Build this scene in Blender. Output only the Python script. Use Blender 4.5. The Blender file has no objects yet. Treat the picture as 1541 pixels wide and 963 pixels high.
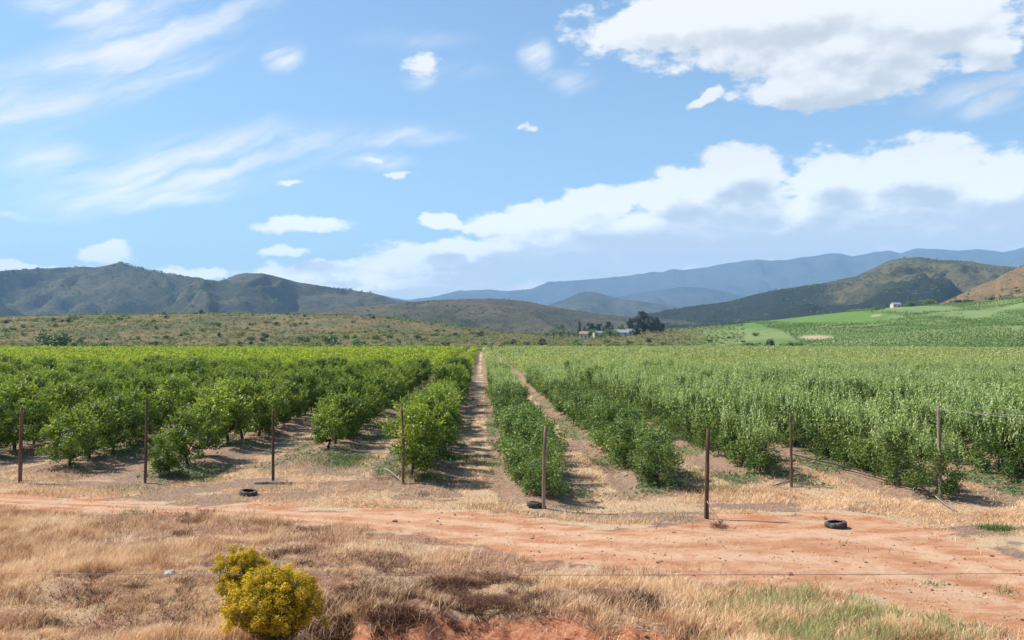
import bpy, math, random
import numpy as np
from math import radians as R, sin, cos, tan, pi
random.seed(5)
rng = np.random.default_rng(7)
SC = bpy.context.scene
COL = SC.collection

# ------------------------------------------------------------------ camera
W0, H0, F0 = 1541.0, 963.0, 1300.0          # photograph frame and focal length in its pixels
CAMZ, HORIZ, YAW = 4.9, 512.0, R(2.09)
PITCH = math.atan((HORIZ - H0 / 2) / F0)
cam_d = bpy.data.cameras.new("camera")
cam = bpy.data.objects.new("camera", cam_d)
COL.objects.link(cam)
cam.location = (0, 0, CAMZ)
cam.rotation_euler = (pi / 2 + PITCH, 0, -YAW)
cam_d.sensor_width = 36
cam_d.lens = F0 / W0 * 36
cam_d.clip_start, cam_d.clip_end = 0.1, 60000
SC.camera = cam
FX, FY = sin(YAW), cos(YAW)                  # horizontal forward
RX, RY = cos(YAW), -sin(YAW)                 # horizontal right

# ------------------------------------------------------------------ render settings and light
SC.render.engine = 'CYCLES'
cy = SC.cycles
cy.use_denoising = True
cy.max_bounces, cy.diffuse_bounces, cy.glossy_bounces = 5, 3, 1
cy.transmission_bounces, cy.transparent_max_bounces, cy.volume_bounces = 3, 6, 0
cy.caustics_reflective = cy.caustics_refractive = False
cy.sample_clamp_indirect = 6
SC.view_settings.view_transform = 'Standard'
SC.view_settings.look = 'None'
SC.view_settings.gamma = 1
SC.view_settings.exposure = 0.85
SUN_EL, SUN_AZ = R(50), R(-74)              # azimuth from +Y, clockwise positive: from the left, a little ahead
sun_d = bpy.data.lights.new("sun", 'SUN')
sun_d.energy, sun_d.angle, sun_d.color = 4.9, R(0.55), (1.0, 0.94, 0.85)
sun = bpy.data.objects.new("sun", sun_d)
COL.objects.link(sun)
sd = (sin(SUN_AZ) * cos(SUN_EL), cos(SUN_AZ) * cos(SUN_EL), sin(SUN_EL))
import mathutils
sun.rotation_euler = mathutils.Vector(sd).to_track_quat('Z', 'Y').to_euler()
sun.location = (-20, -10, 30)


# ------------------------------------------------------------------ node helpers
class NT:
    def __init__(s, tree):
        s.t = tree; s.n = tree.nodes; s.l = tree.links

    def node(s, typ, **kw):
        n = s.n.new(typ)
        for k, v in kw.items(): setattr(n, k, v)
        return n

    def put(s, sock, v):
        if isinstance(v, bpy.types.NodeSocket): s.l.new(v, sock)
        elif v is not None: sock.default_value = v

    def math(s, op, a, b=None, c=None, clamp=False):
        n = s.node('ShaderNodeMath', operation=op, use_clamp=clamp)
        s.put(n.inputs[0], a); s.put(n.inputs[1], b)
        if c is not None: s.put(n.inputs[2], c)
        return n.outputs[0]

    def vmath(s, op, a, b=None, out=0):
        n = s.node('ShaderNodeVectorMath', operation=op)
        s.put(n.inputs[0], a); s.put(n.inputs[1], b)
        return n.outputs[out]

    def noise(s, vec, scale, detail=4, rough=0.55, out=0, dist=0):
        n = s.node('ShaderNodeTexNoise')
        s.put(n.inputs['Vector'], vec); n.inputs['Scale'].default_value = scale
        n.inputs['Detail'].default_value = detail; n.inputs['Roughness'].default_value = rough
        n.inputs['Distortion'].default_value = dist
        return n.outputs[out]

    def vor(s, vec, scale, out=0, feature='F1'):
        n = s.node('ShaderNodeTexVoronoi', feature=feature)
        s.put(n.inputs['Vector'], vec); n.inputs['Scale'].default_value = scale
        return n.outputs[out]

    def rmp(s, v, a, b, lo=0.0, hi=1.0, smooth=True):
        n = s.node('ShaderNodeMapRange', interpolation_type='SMOOTHSTEP' if smooth else 'LINEAR', clamp=True)
        s.put(n.inputs[0], v)
        for i, x in enumerate((a, b, lo, hi)): n.inputs[i + 1].default_value = x
        return n.outputs[0]

    def mix(s, f, a, b, blend='MIX'):
        n = s.node('ShaderNodeMix', data_type='RGBA', blend_type=blend)
        s.put(n.inputs[0], f)
        for i, v in ((6, a), (7, b)):
            if isinstance(v, tuple) and len(v) == 3: v = v + (1,)
            s.put(n.inputs[i], v)
        return n.outputs[2]


def new_mat(name):
    m = bpy.data.materials.new(name); m.use_nodes = True
    nt = NT(m.node_tree); nt.n.clear()
    out = nt.node('ShaderNodeOutputMaterial')
    return m, nt, out


def principled(nt, out, color, rough=0.8, spec=0.2, normal=None, metal=0):
    p = nt.node('ShaderNodeBsdfPrincipled')
    if isinstance(color, tuple): color = color + (1,) if len(color) == 3 else color
    nt.put(p.inputs['Base Color'], color); nt.put(p.inputs['Roughness'], rough)
    p.inputs['Specular IOR Level'].default_value = spec; p.inputs['Metallic'].default_value = metal
    if normal is not None: nt.l.new(normal, p.inputs['Normal'])
    nt.l.new(p.outputs[0], out.inputs['Surface'])
    return p


def bump(nt, h, strength=0.5, dist=0.05):
    b = nt.node('ShaderNodeBump'); b.inputs['Strength'].default_value = strength
    b.inputs['Distance'].default_value = dist
    nt.l.new(h, b.inputs['Height'])
    return b.outputs[0]


# ------------------------------------------------------------------ world: Nishita sky with clouds
world = bpy.data.worlds.new("World")
SC.world = world
world.use_nodes = True
wt = NT(world.node_tree); wt.n.clear()
wo = wt.node('ShaderNodeOutputWorld')
sky = wt.node('ShaderNodeTexSky', sky_type='NISHITA', sun_disc=False)
sky.sun_elevation, sky.sun_rotation = SUN_EL, SUN_AZ
sky.altitude, sky.air_density, sky.dust_density, sky.ozone_density = 300, 1.0, 0.4, 2.0
tc = wt.node('ShaderNodeTexCoord')


def azel(px, py):
    """bearing from the row direction and elevation (degrees) of a place in the sky"""
    x, y, z = (px - W0 / 2) / F0, 1.0, (H0 / 2 - py) / F0
    y2, z2 = y * cos(PITCH) - z * sin(PITCH), y * sin(PITCH) + z * cos(PITCH)
    return math.degrees(math.atan2(x, y2) + YAW), math.degrees(math.atan2(z2, math.hypot(x, y2)))


cum = [(1160, 25, 330, 70, 0, 1.15), (1280, 85, 200, 85, 4, 1.1), (1330, 40, 260, 90, 0, 1.1), (1160, 350, 420, 66, 2, 1.15), (1420, 340, 340, 80, 0, 1.2), (850, 378, 330, 40, 3, 1.1), (990, 35, 130, 45, 8), (1420, 40, 150, 62, 0), (1185, 135, 62, 40, -10),
       (1240, 120, 90, 60, -20), (1065, 147, 36, 12, 10), (1480, 75, 70, 50, 0), (1100, 80, 70, 40, 0),
       (1380, 262, 135, 72, 0), (1500, 300, 240, 92, 0), (1250, 275, 110, 58, 0), (1110, 262, 85, 58, 0), (1020, 290, 110, 45, 5),
       (900, 305, 120, 34, 5), (800, 333, 130, 30, 6), (660, 335, 42, 19, 0), (1200, 325, 330, 72, 0), (1000, 350, 300, 42, 0),
       (880, 385, 380, 34, 0), (700, 398, 260, 30, 3), (500, 410, 150, 18, 2), (1350, 370, 380, 34, 0), (1700, 300, 260, 80, 0),
       (640, 432, 200, 15, 0), (1050, 408, 260, 22, 6), (1750, 60, 160, 60, 0),
       (465, 342, 110, 24, 0, .8), (435, 378, 80, 15, 0, .55), (155, 379, 70, 32, 0, .8), (50, 404, 150, 14, 0, .8), (300, 411, 100, 18, 0, .8),
       (565, 241, 80, 24, 4, .42), (610, 259, 70, 16, 6, .42), (643, 93, 95, 46, 8, .5), 
       (785, 188, 50, 14, 0, .42), (435, 272, 100, 20, 6, .3), (-160, 390, 150, 40, 0), (600, 425, 240, 20, 2), (900, 432, 330, 22, 3), (1250, 392, 330, 22, 4), (1500, 372, 300, 22, 0)]
cir = [(160, 85, 300, 42, 27, 1.15), (40, 160, 170, 46, 30, 1.1), (130, 12, 90, 30, 10, 1.1), (250, 105, 160, 30, 28), (300, 248, 230, 46, 14, 1.15),
       (160, 290, 150, 34, 14), (80, 245, 110, 50, 0, .8), (430, 215, 260, 28, 8, .9), (250, 300, 120, 16, 10), (620, 60, 260, 50, 0, .25), (590, 205, 110, 18, 5),
       (250, 20, 160, 30, 24, 1.1), (1470, 138, 130, 20, 8), (-150, 200, 200, 60, 20), (1490, 155, 70, 22, 0),
       (700, 110, 160, 50, 0, .2), (20, 327, 60, 7, 0), (426, 85, 34, 30, 20, 1.0), (808, 86, 30, 34, 0, 1.1), (860, 120, 60, 30, 0, .7), (640, 120, 90, 40, 0, .4), (565, 243, 70, 18, 4, .9)]

grp = bpy.data.node_groups.new("cloud_field", 'ShaderNodeTree')
grp.interface.new_socket("P", in_out='INPUT', socket_type='NodeSocketVector')
for nm in ("Cumulus", "Cirrus", "Body"): grp.interface.new_socket(nm, in_out='OUTPUT', socket_type='NodeSocketFloat')
g = NT(grp)
gi, go = g.node('NodeGroupInput'), g.node('NodeGroupOutput')
P = gi.outputs[0]
w1 = g.noise(P, 0.22, 3, 0.6, out=1)
w2 = g.noise(P, 0.9, 3, 0.6, out=1)
Pw = g.vmath('ADD', P, g.vmath('MULTIPLY', g.vmath('SUBTRACT', w1, (0.5, 0.5, 0.5)), (3.2, 1.7, 0)))
Pw = g.vmath('ADD', Pw, g.vmath('MULTIPLY', g.vmath('SUBTRACT', w2, (0.5, 0.5, 0.5)), (0.9, 0.7, 0)))
Ps = g.vmath('ADD', P, g.vmath('MULTIPLY', g.vmath('SUBTRACT', w1, (0.5, 0.5, 0.5)), (2.4, 1.6, 0)))


def blobs(Pin, lst):
    acc = None
    for (px, py, rx, ry, rot, *st) in lst:
        a0, e0 = azel(px, py)
        a1, _ = azel(px + rx, py); _, e1 = azel(px, py - ry)
        m = g.node('ShaderNodeMapping', vector_type='TEXTURE')
        if acc is None: g.l.new(Pin, m.inputs[0])
        else:            # (evaluated one after another: keeps the shader small in memory)
            ma = g.node('ShaderNodeVectorMath', operation='MULTIPLY_ADD')
            g.l.new(acc, ma.inputs[0]); ma.inputs[1].default_value = (1e-7, 1e-7, 1e-7); g.l.new(Pin, ma.inputs[2])
            g.l.new(ma.outputs[0], m.inputs[0])
        m.inputs['Location'].default_value = (a0, e0, 0)
        m.inputs['Rotation'].default_value = (0, 0, R(rot))
        m.inputs['Scale'].default_value = (abs(a1 - a0), abs(e1 - e0), 1)
        L = g.vmath('LENGTH', m.outputs[0], out=1)
        v = g.math('SUBTRACT', st[0] if st else 1.0, L)
        acc = v if acc is None else g.math('MAXIMUM', acc, v)
    return acc


Pn = g.vmath('MULTIPLY', P, (0.75, 1.5, 1))
fb = g.noise(Pn, 0.42, 10, 0.61)
bc = blobs(Pw, cum)
cu = g.math('ADD', bc, g.math('MULTIPLY', g.math('SUBTRACT', fb, 0.5), 1.55))
g.l.new(cu, go.inputs[0]); g.l.new(bc, go.inputs[2])
mc = g.node('ShaderNodeVectorMath', operation='MULTIPLY_ADD')
g.l.new(cu, mc.inputs[0]); mc.inputs[1].default_value = (1e-7, 1e-7, 1e-7); g.l.new(Ps, mc.inputs[2])
Ps = mc.outputs[0]
stretch = g.node('ShaderNodeMapping', vector_type='TEXTURE')
g.l.new(Ps, stretch.inputs[0])
stretch.inputs['Rotation'].default_value = (0, 0, R(24)); stretch.inputs['Scale'].default_value = (7.5, 1, 1)
fc = g.noise(stretch.outputs[0], 0.75, 8, 0.62)
bi = blobs(Ps, cir)
ci = g.math('MULTIPLY', g.rmp(bi, -0.25, 0.8), g.rmp(fc, 0.30, 0.74))
g.l.new(ci, go.inputs[1])

sep = wt.node('ShaderNodeSeparateXYZ'); wt.l.new(tc.outputs['Generated'], sep.inputs[0])
az = wt.math('MULTIPLY', wt.math('ARCTAN2', sep.outputs[0], sep.outputs[1]), 180 / pi)
el = wt.math('MULTIPLY', wt.math('ARCSINE', sep.outputs[2]), 180 / pi)
cmb = wt.node('ShaderNodeCombineXYZ'); wt.l.new(az, cmb.inputs[0]); wt.l.new(el, cmb.inputs[1])


def field(offset, after=None):
    n = wt.node('ShaderNodeGroup'); n.node_tree = grp
    v = wt.vmath('ADD', cmb.outputs[0], offset)
    if after is not None:
        ma = wt.node('ShaderNodeVectorMath', operation='MULTIPLY_ADD')
        wt.l.new(after, ma.inputs[0]); ma.inputs[1].default_value = (1e-7, 1e-7, 1e-7); wt.l.new(v, ma.inputs[2])
        v = ma.outputs[0]
    wt.put(n.inputs[0], v)
    return n.outputs


f0 = field((0, 0, 0))
f0s = wt.math('ADD', f0[0], wt.math('MULTIPLY', f0[1], 1e-7))
f1 = field((-0.35, 0.8, 0), f0s); f2 = field((-0.5, 2.6, 0), f1[0])
cov = wt.rmp(f0[0], 0.04, 0.34)
thick = wt.math('ADD', wt.math('MULTIPLY', wt.rmp(f1[0], 0.1, 1.1), 0.25), wt.math('MULTIPLY', wt.rmp(f2[2], -0.15, 0.6), 0.75))
thick = wt.math('ADD', thick, wt.math('MULTIPLY', wt.rmp(el, 8.0, 5.5, 0, 0.40), wt.rmp(f0[2], 0.25, 0.6)), clamp=True)
relief = wt.rmp(wt.math('SUBTRACT', f0[0], f1[0]), -0.45, 0.5)
lit = wt.math('SUBTRACT', wt.math('ADD', 0.92, wt.math('MULTIPLY', relief, 0.30)), wt.math('MULTIPLY', thick, wt.rmp(el, 9.0, 16.0, 0.62, 0.30)))
ccol = wt.mix(wt.rmp(lit, 0.42, 0.98), (0.50, 0.535, 0.57), (1.0, 0.975, 0.94))
bg_sky = wt.node('ShaderNodeBackground')
skyc = wt.mix(1.0, sky.outputs[0], (0.95, 1.04, 1.03), 'MULTIPLY')
wt.l.new(skyc, bg_sky.inputs[0]); bg_sky.inputs[1].default_value = 0.098
bg_cl = wt.node('ShaderNodeBackground'); wt.l.new(ccol, bg_cl.inputs[0]); wt.l.new(wt.rmp(el, 2.0, 14.0, 1.16, 0.64), bg_cl.inputs[1])
above = wt.rmp(el, -1.0, 0.5)
alpha = wt.math('MULTIPLY', wt.math('MAXIMUM', wt.math('MULTIPLY', cov, 0.97), wt.math('MULTIPLY', f0[1], 1.0)), above)
ms = wt.node('ShaderNodeMixShader')
wt.l.new(alpha, ms.inputs[0]); wt.l.new(bg_sky.outputs[0], ms.inputs[1]); wt.l.new(bg_cl.outputs[0], ms.inputs[2])
wt.l.new(ms.outputs[0], wo.inputs[0])
world.cycles.sampling_method = 'MANUAL'
world.cycles.sample_map_resolution = 512


# ------------------------------------------------------------------ object helpers
def link(o, parent=None):
    COL.objects.link(o)
    if parent is not None: o.parent = parent
    return o


def tag(o, label=None, cat=None, group=None, kind=None):
    if label: o['label'] = label
    if cat: o['category'] = cat
    if group: o['group'] = group
    if kind: o['kind'] = kind
    return o


def empty(name, loc, rz=0, s=1.0):
    o = bpy.data.objects.new(name, None)
    o.location = loc; o.rotation_euler = (0, 0, rz); o.scale = (s, s, s) if not isinstance(s, tuple) else s
    o.empty_display_size = 0.2
    return link(o)


def mesh_np(name, V, Fc, mat=None, tint=None, attrs=None, smooth=False, mat2=None, from_face=0):
    """mesh data from numpy arrays; all faces have the same corner count"""
    V = np.asarray(V, dtype=np.float32); Fc = np.asarray(Fc, dtype=np.int32)
    me = bpy.data.meshes.new(name)
    k = Fc.shape[1]
    me.vertices.add(len(V)); me.vertices.foreach_set("co", V.ravel())
    me.loops.add(Fc.size); me.loops.foreach_set("vertex_index", Fc.ravel())
    me.polygons.add(len(Fc)); me.polygons.foreach_set("loop_start", np.arange(0, Fc.size, k, dtype=np.int32))
    if tint is not None:
        a = me.attributes.new("tint", 'FLOAT', 'POINT'); a.data.foreach_set("value", np.asarray(tint, np.float32))
    for nm, vals in (attrs or {}).items():
        a = me.attributes.new(nm, 'FLOAT', 'POINT'); a.data.foreach_set("value", np.asarray(vals, np.float32))
    me.update(calc_edges=True)
    if smooth: me.polygons.foreach_set("use_smooth", np.ones(len(Fc), dtype=bool))
    else: me.polygons.foreach_set("use_smooth", np.zeros(len(Fc), dtype=bool))
    if mat: me.materials.append(mat)
    if mat2:
        me.materials.append(mat2)
        mi = np.zeros(len(Fc), dtype=np.int32); mi[from_face:] = 1
        me.polygons.foreach_set("material_index", mi)
    me.validate(clean_customdata=False)
    return me


def obj(name, me, parent=None, loc=None):
    o = bpy.data.objects.new(name, me)
    if loc is not None: o.location = loc
    return link(o, parent)


# ------------------------------------------------------------------ numpy noise
def _h(ix, iy, seed):
    n = (ix.astype(np.int64) * 374761393 + iy.astype(np.int64) * 668265263 + seed * 974711) & 0x7fffffff
    n = ((n ^ (n >> 13)) * 1274126177) & 0x7fffffff
    return ((n ^ (n >> 16)) & 0xffff) / 65535.0


def vnoise(x, y, seed=0):
    x = np.asarray(x, float); y = np.asarray(y, float)
    ix, iy = np.floor(x), np.floor(y); fx, fy = x - ix, y - iy
    fx, fy = fx * fx * (3 - 2 * fx), fy * fy * (3 - 2 * fy)
    a, b = _h(ix, iy, seed), _h(ix + 1, iy, seed); c, d = _h(ix, iy + 1, seed), _h(ix + 1, iy + 1, seed)
    return (a + (b - a) * fx) * (1 - fy) + (c + (d - c) * fx) * fy


def fbm(x, y, seed=0, octv=4, g_=0.5):
    s = 0; a = 1; t = 0
    for i in range(octv):
        s = s + a * vnoise(x * 2 ** i, y * 2 ** i, seed + i * 17); t += a; a *= g_
    return s / t


def sst(x, a, b):
    t = np.clip((x - a) / (b - a), 0, 1)
    return t * t * (3 - 2 * t)


# ------------------------------------------------------------------ places
def to_cam(x, y):
    dep = np.asarray(x) * FX + np.asarray(y) * FY
    lat = np.asarray(x) * RX + np.asarray(y) * RY
    return dep, lat


def from_cam(dep, lat):
    return dep * FX + lat * RX, dep * FY + lat * RY


def px_of(x, y):
    dep, lat = to_cam(x, y)
    return W0 / 2 + F0 * lat / np.maximum(dep, 3)


def dep_of(py):            # depth at which level ground shows at that height in the frame
    return F0 * CAMZ / (np.asarray(py, float) - HORIZ)


ROAD_U = ([-900, 0, 200, 400, 600, 700, 820, 900, 1000, 1080, 1150, 1250, 1320, 1420, 1541, 2200], [738, 744, 752, 760, 764, 768, 778, 786, 790, 776, 768, 764, 772, 800, 830, 900])
ROAD_L = ([-900, 0, 200, 400, 550, 700, 850, 1000, 1150, 1300, 1541, 2200], [755, 763, 770, 782, 796, 818, 842, 862, 878, 896, 952, 1250])

LEFT_ROWS = [-2.2 - 4.5 * k for k in range(60)]
RIGHT_ROWS = [1.85 + 4.12 * k for k in range(70)]
FIELD_END = 365.0


def fend(px):                # the right orchard ends a little nearer towards its right side
    return np.interp(px, [1150, 1541, 2000], [365, 292, 262])


CREST_X = [-900, -300, 0, 150, 300, 430, 560, 640, 700, 760, 830, 900, 1000, 1100, 1180, 1260, 1340, 1420, 1541, 1800, 2300]
CREST_Y = [480, 478, 477, 474, 471, 473, 476, 484, 492, 500, 505, 504, 496, 489, 480, 471, 463, 459, 452, 440, 430]
DC = 760.0


def row_pattern(x):
    """signed distance to the nearest row line"""
    xl = np.abs((x - LEFT_ROWS[0] + 2.25) % 4.5 - 2.25)
    xr = np.abs((x - RIGHT_ROWS[0] + 2.06) % 4.12 - 2.06)
    return np.where(x < -0.4, xl, xr)


# y where the rows begin (row ends are staggered along the dirt road)
def row_start(x):
    return np.interp(x, [-60, -16, -11, -7, -2.7, 1.85, 6, 10.1, 14.2, 18, 30, 60], [33, 32.5, 30.2, 33.5, 29.2, 25.2, 27.5, 30.0, 25.3, 25.0, 22, 20])


def zg(x, y):
    x = np.asarray(x, float); y = np.asarray(y, float)
    dep, lat = to_cam(x, y)
    px = px_of(x, y)
    zc = CAMZ + (HORIZ - np.interp(px, CREST_X, CREST_Y)) * DC / F0
    fe = fend(px) + 7
    t = np.clip((dep - fe) / (DC - fe), 0, 1)
    und = (fbm(x / 70, y / 70, 3) - 0.5) * 14 * sst(dep, 400, 520) * (1 - sst(dep, 640, DC)) * sst(np.abs(px - 900), 100, 400)
    z = np.where(dep < DC, zc * (0.25 * t + 0.75 * sst(t, 0, 1)), zc) + und
    z = z * (1 - 0.55 * sst(dep, DC, 1150))
    far = sst(dep, 45, 90)
    z = z + (fbm(x / 5, y / 5, 9) - 0.5) * 0.22 * (1 - far)
    inor = sst(y, row_start(x) - 1.0, row_start(x) + 1.0) * (1 - sst(dep, fe - 12, fe - 2))
    z = z + inor * 0.16 * (1 - sst(row_pattern(x), 0.3, 1.2))
    near = 1 - sst(dep, 19, 24)
    onroad = sst(dep, dep_of(np.interp(px, *ROAD_L)) - .4, dep_of(np.interp(px, *ROAD_L)) + .4)
    z = z + near * (1 - .8 * onroad) * ((fbm(x / 1.3, y / 1.1, 21, 5, .58) - 0.5) * 0.5)
    # eroded cut at the foot of the grassy bench
    cut = (1 - sst(dep + (fbm(x / 1.3, y / 1.3, 5) - 0.5) * 1.6, 14.7, 15.5)) * sst(px, 440, 560) * (1 - sst(px, 950, 1120))
    z = z - 0.5 * cut
    z = z + 2.9 * (1 - sst(dep, 3, 11))
    return z


def hit(px, py):
    """ground point seen at a place of the photograph"""
    vx, vy, vz = (px - W0 / 2) / F0, 1.0, (H0 / 2 - py) / F0
    y2, z2 = vy * cos(PITCH) - vz * sin(PITCH), vy * sin(PITCH) + vz * cos(PITCH)
    s = 12.0
    for _ in range(4000):
        x, y = from_cam(y2 * s, vx * s)
        if CAMZ + z2 * s <= float(zg(x, y)): break
        s *= 1.004
    return float(x), float(y), float(zg(x, y))


def at_depth(px, d):
    x, y = from_cam(d, (px - W0 / 2) / F0 * d)
    return float(x), float(y), float(zg(x, y))


# ------------------------------------------------------------------ ground sheet
def make_ground():
    deps = np.concatenate([np.linspace(-40, 9, 15), np.arange(9.5, 12.5, 0.5), np.arange(12.5, 36, 0.14), np.geomspace(36, 380, 190), np.geomspace(383, 1500, 130)])
    us = np.linspace(-1.25, 1.25, 760)
    D, U = np.meshgrid(deps, us, indexing='ij')
    lat = U * (np.abs(D) * 0.92 + 9)
    X, Y = from_cam(D, lat)
    Z = zg(X, Y)
    n, m = D.shape
    idx = np.arange(n * m).reshape(n, m)
    Fc = np.stack([idx[:-1, :-1], idx[:-1, 1:], idx[1:, 1:], idx[1:, :-1]], -1).reshape(-1, 4)
    V = np.stack([X, Y, Z], -1).reshape(-1, 3)
    x, y = V[:, 0], V[:, 1]
    dep, _ = to_cam(x, y); px = px_of(x, y)
    wob = (fbm(x / 2.2, y / 2.2, 31) - 0.5) * 1.6 + (fbm(x / .5, y / .5, 32) - .5) * .8
    du, dl = dep_of(np.interp(px, *ROAD_U)), dep_of(np.interp(px, *ROAD_L))
    rpatch = sst(fbm(x / 1.8, y / .9, 87), .58, .68)
    road = sst(dep + wob * 0.8, dl - 0.35, dl + 0.35) * (1 - sst(dep + wob * 1.8, du - 0.6, du + 0.6)) * (1 - .4 * rpatch)
    inor = sst(y + wob, row_start(x) - 1.5, row_start(x) + 0.8) * (1 - sst(dep, fend(px), fend(px) + 4))
    rp = row_pattern(x)
    half = np.where(x < -0.4, 2.2, 2.06)
    mid = 1 - sst(np.abs(half - rp) + (fbm(x / 0.8, y / 2.5, 8) - 0.5) * 0.8, 0.35, 0.7)
    straw_in = inor * mid * (0.35 + 0.65 * sst(fbm(x / 1.5, y / 3, 12), 0.36, 0.55))
    head = (dep > du - 0.5) * (1 - inor)
    straw = straw_in + head * sst(fbm(x / 2.0, y / 1.1, 14) + .04 + .08 * sst(px, 1150, 1400), 0.40, 0.62) + (dep < dl + 0.3) * (-0.1 + 0.75 * sst(fbm(x / 1.2, y / 0.9, 15), 0.40, 0.6))
    weeds = inor * sst(fbm(x / 2.2, y / 2.5, 44), 0.46, 0.60) * (1 - mid) * 0.6
    cut = (1 - sst(dep + (fbm(x / 1.3, y / 1.3, 5) - 0.5) * 1.6, 15.0, 15.6)) * sst(px, 440, 560) * (1 - sst(px, 950, 1120))
    scrub = sst(dep, fend(px) + 1, fend(px) + 7)
    vine = scrub * sst(px + (fbm(x / 60, y / 60, 71) - 0.5) * 60, 1010, 1090)
    py = HORIZ - (V[:, 2] - CAMZ) * F0 / np.maximum(dep, 5)
    fr = dep < DC

    def patch(cx, cyy, rx_, ry_):
        q = np.hypot((px - cx) / rx_, (py - cyy) / ry_) + (fbm(x / 14, y / 14, 73) - .5) * .6
        return (1 - sst(q, .8, 1.1)) * fr
    lush = np.maximum.reduce([patch(1235, 478, 120, 9), patch(1150, 488, 80, 7), patch(1310, 469, 50, 6)])
    pale = np.maximum.reduce([patch(1060, 500, 90, 7), patch(1380, 465, 60, 5), patch(1440, 472, 90, 6)])
    sand = np.maximum.reduce([patch(1228, 508, 26, 3.5), patch(1300, 514, 60, 1.6), patch(1318, 475, 10, 2), patch(1350, 462, 10, 2)])
    straw = straw + rpatch * (dep < du) * (dep > dl - .3)
    attrs = dict(fore=1 - sst(dep, dl, dl + 1), roadv=np.clip((dep - dl) / np.maximum(du - dl, .5), -1, 2), lush=lush, pale=pale, sand=sand, road=np.clip(road, 0, 1), straw=np.clip(straw, 0, 1), weeds=weeds, cut=cut, scrub=scrub, vine=vine)
    return mesh_np("ground", V, Fc, ground_mat(), attrs=attrs, smooth=True)


def attr(nt, name):
    a = nt.node('ShaderNodeAttribute', attribute_name=name)
    return a.outputs['Fac']


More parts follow.
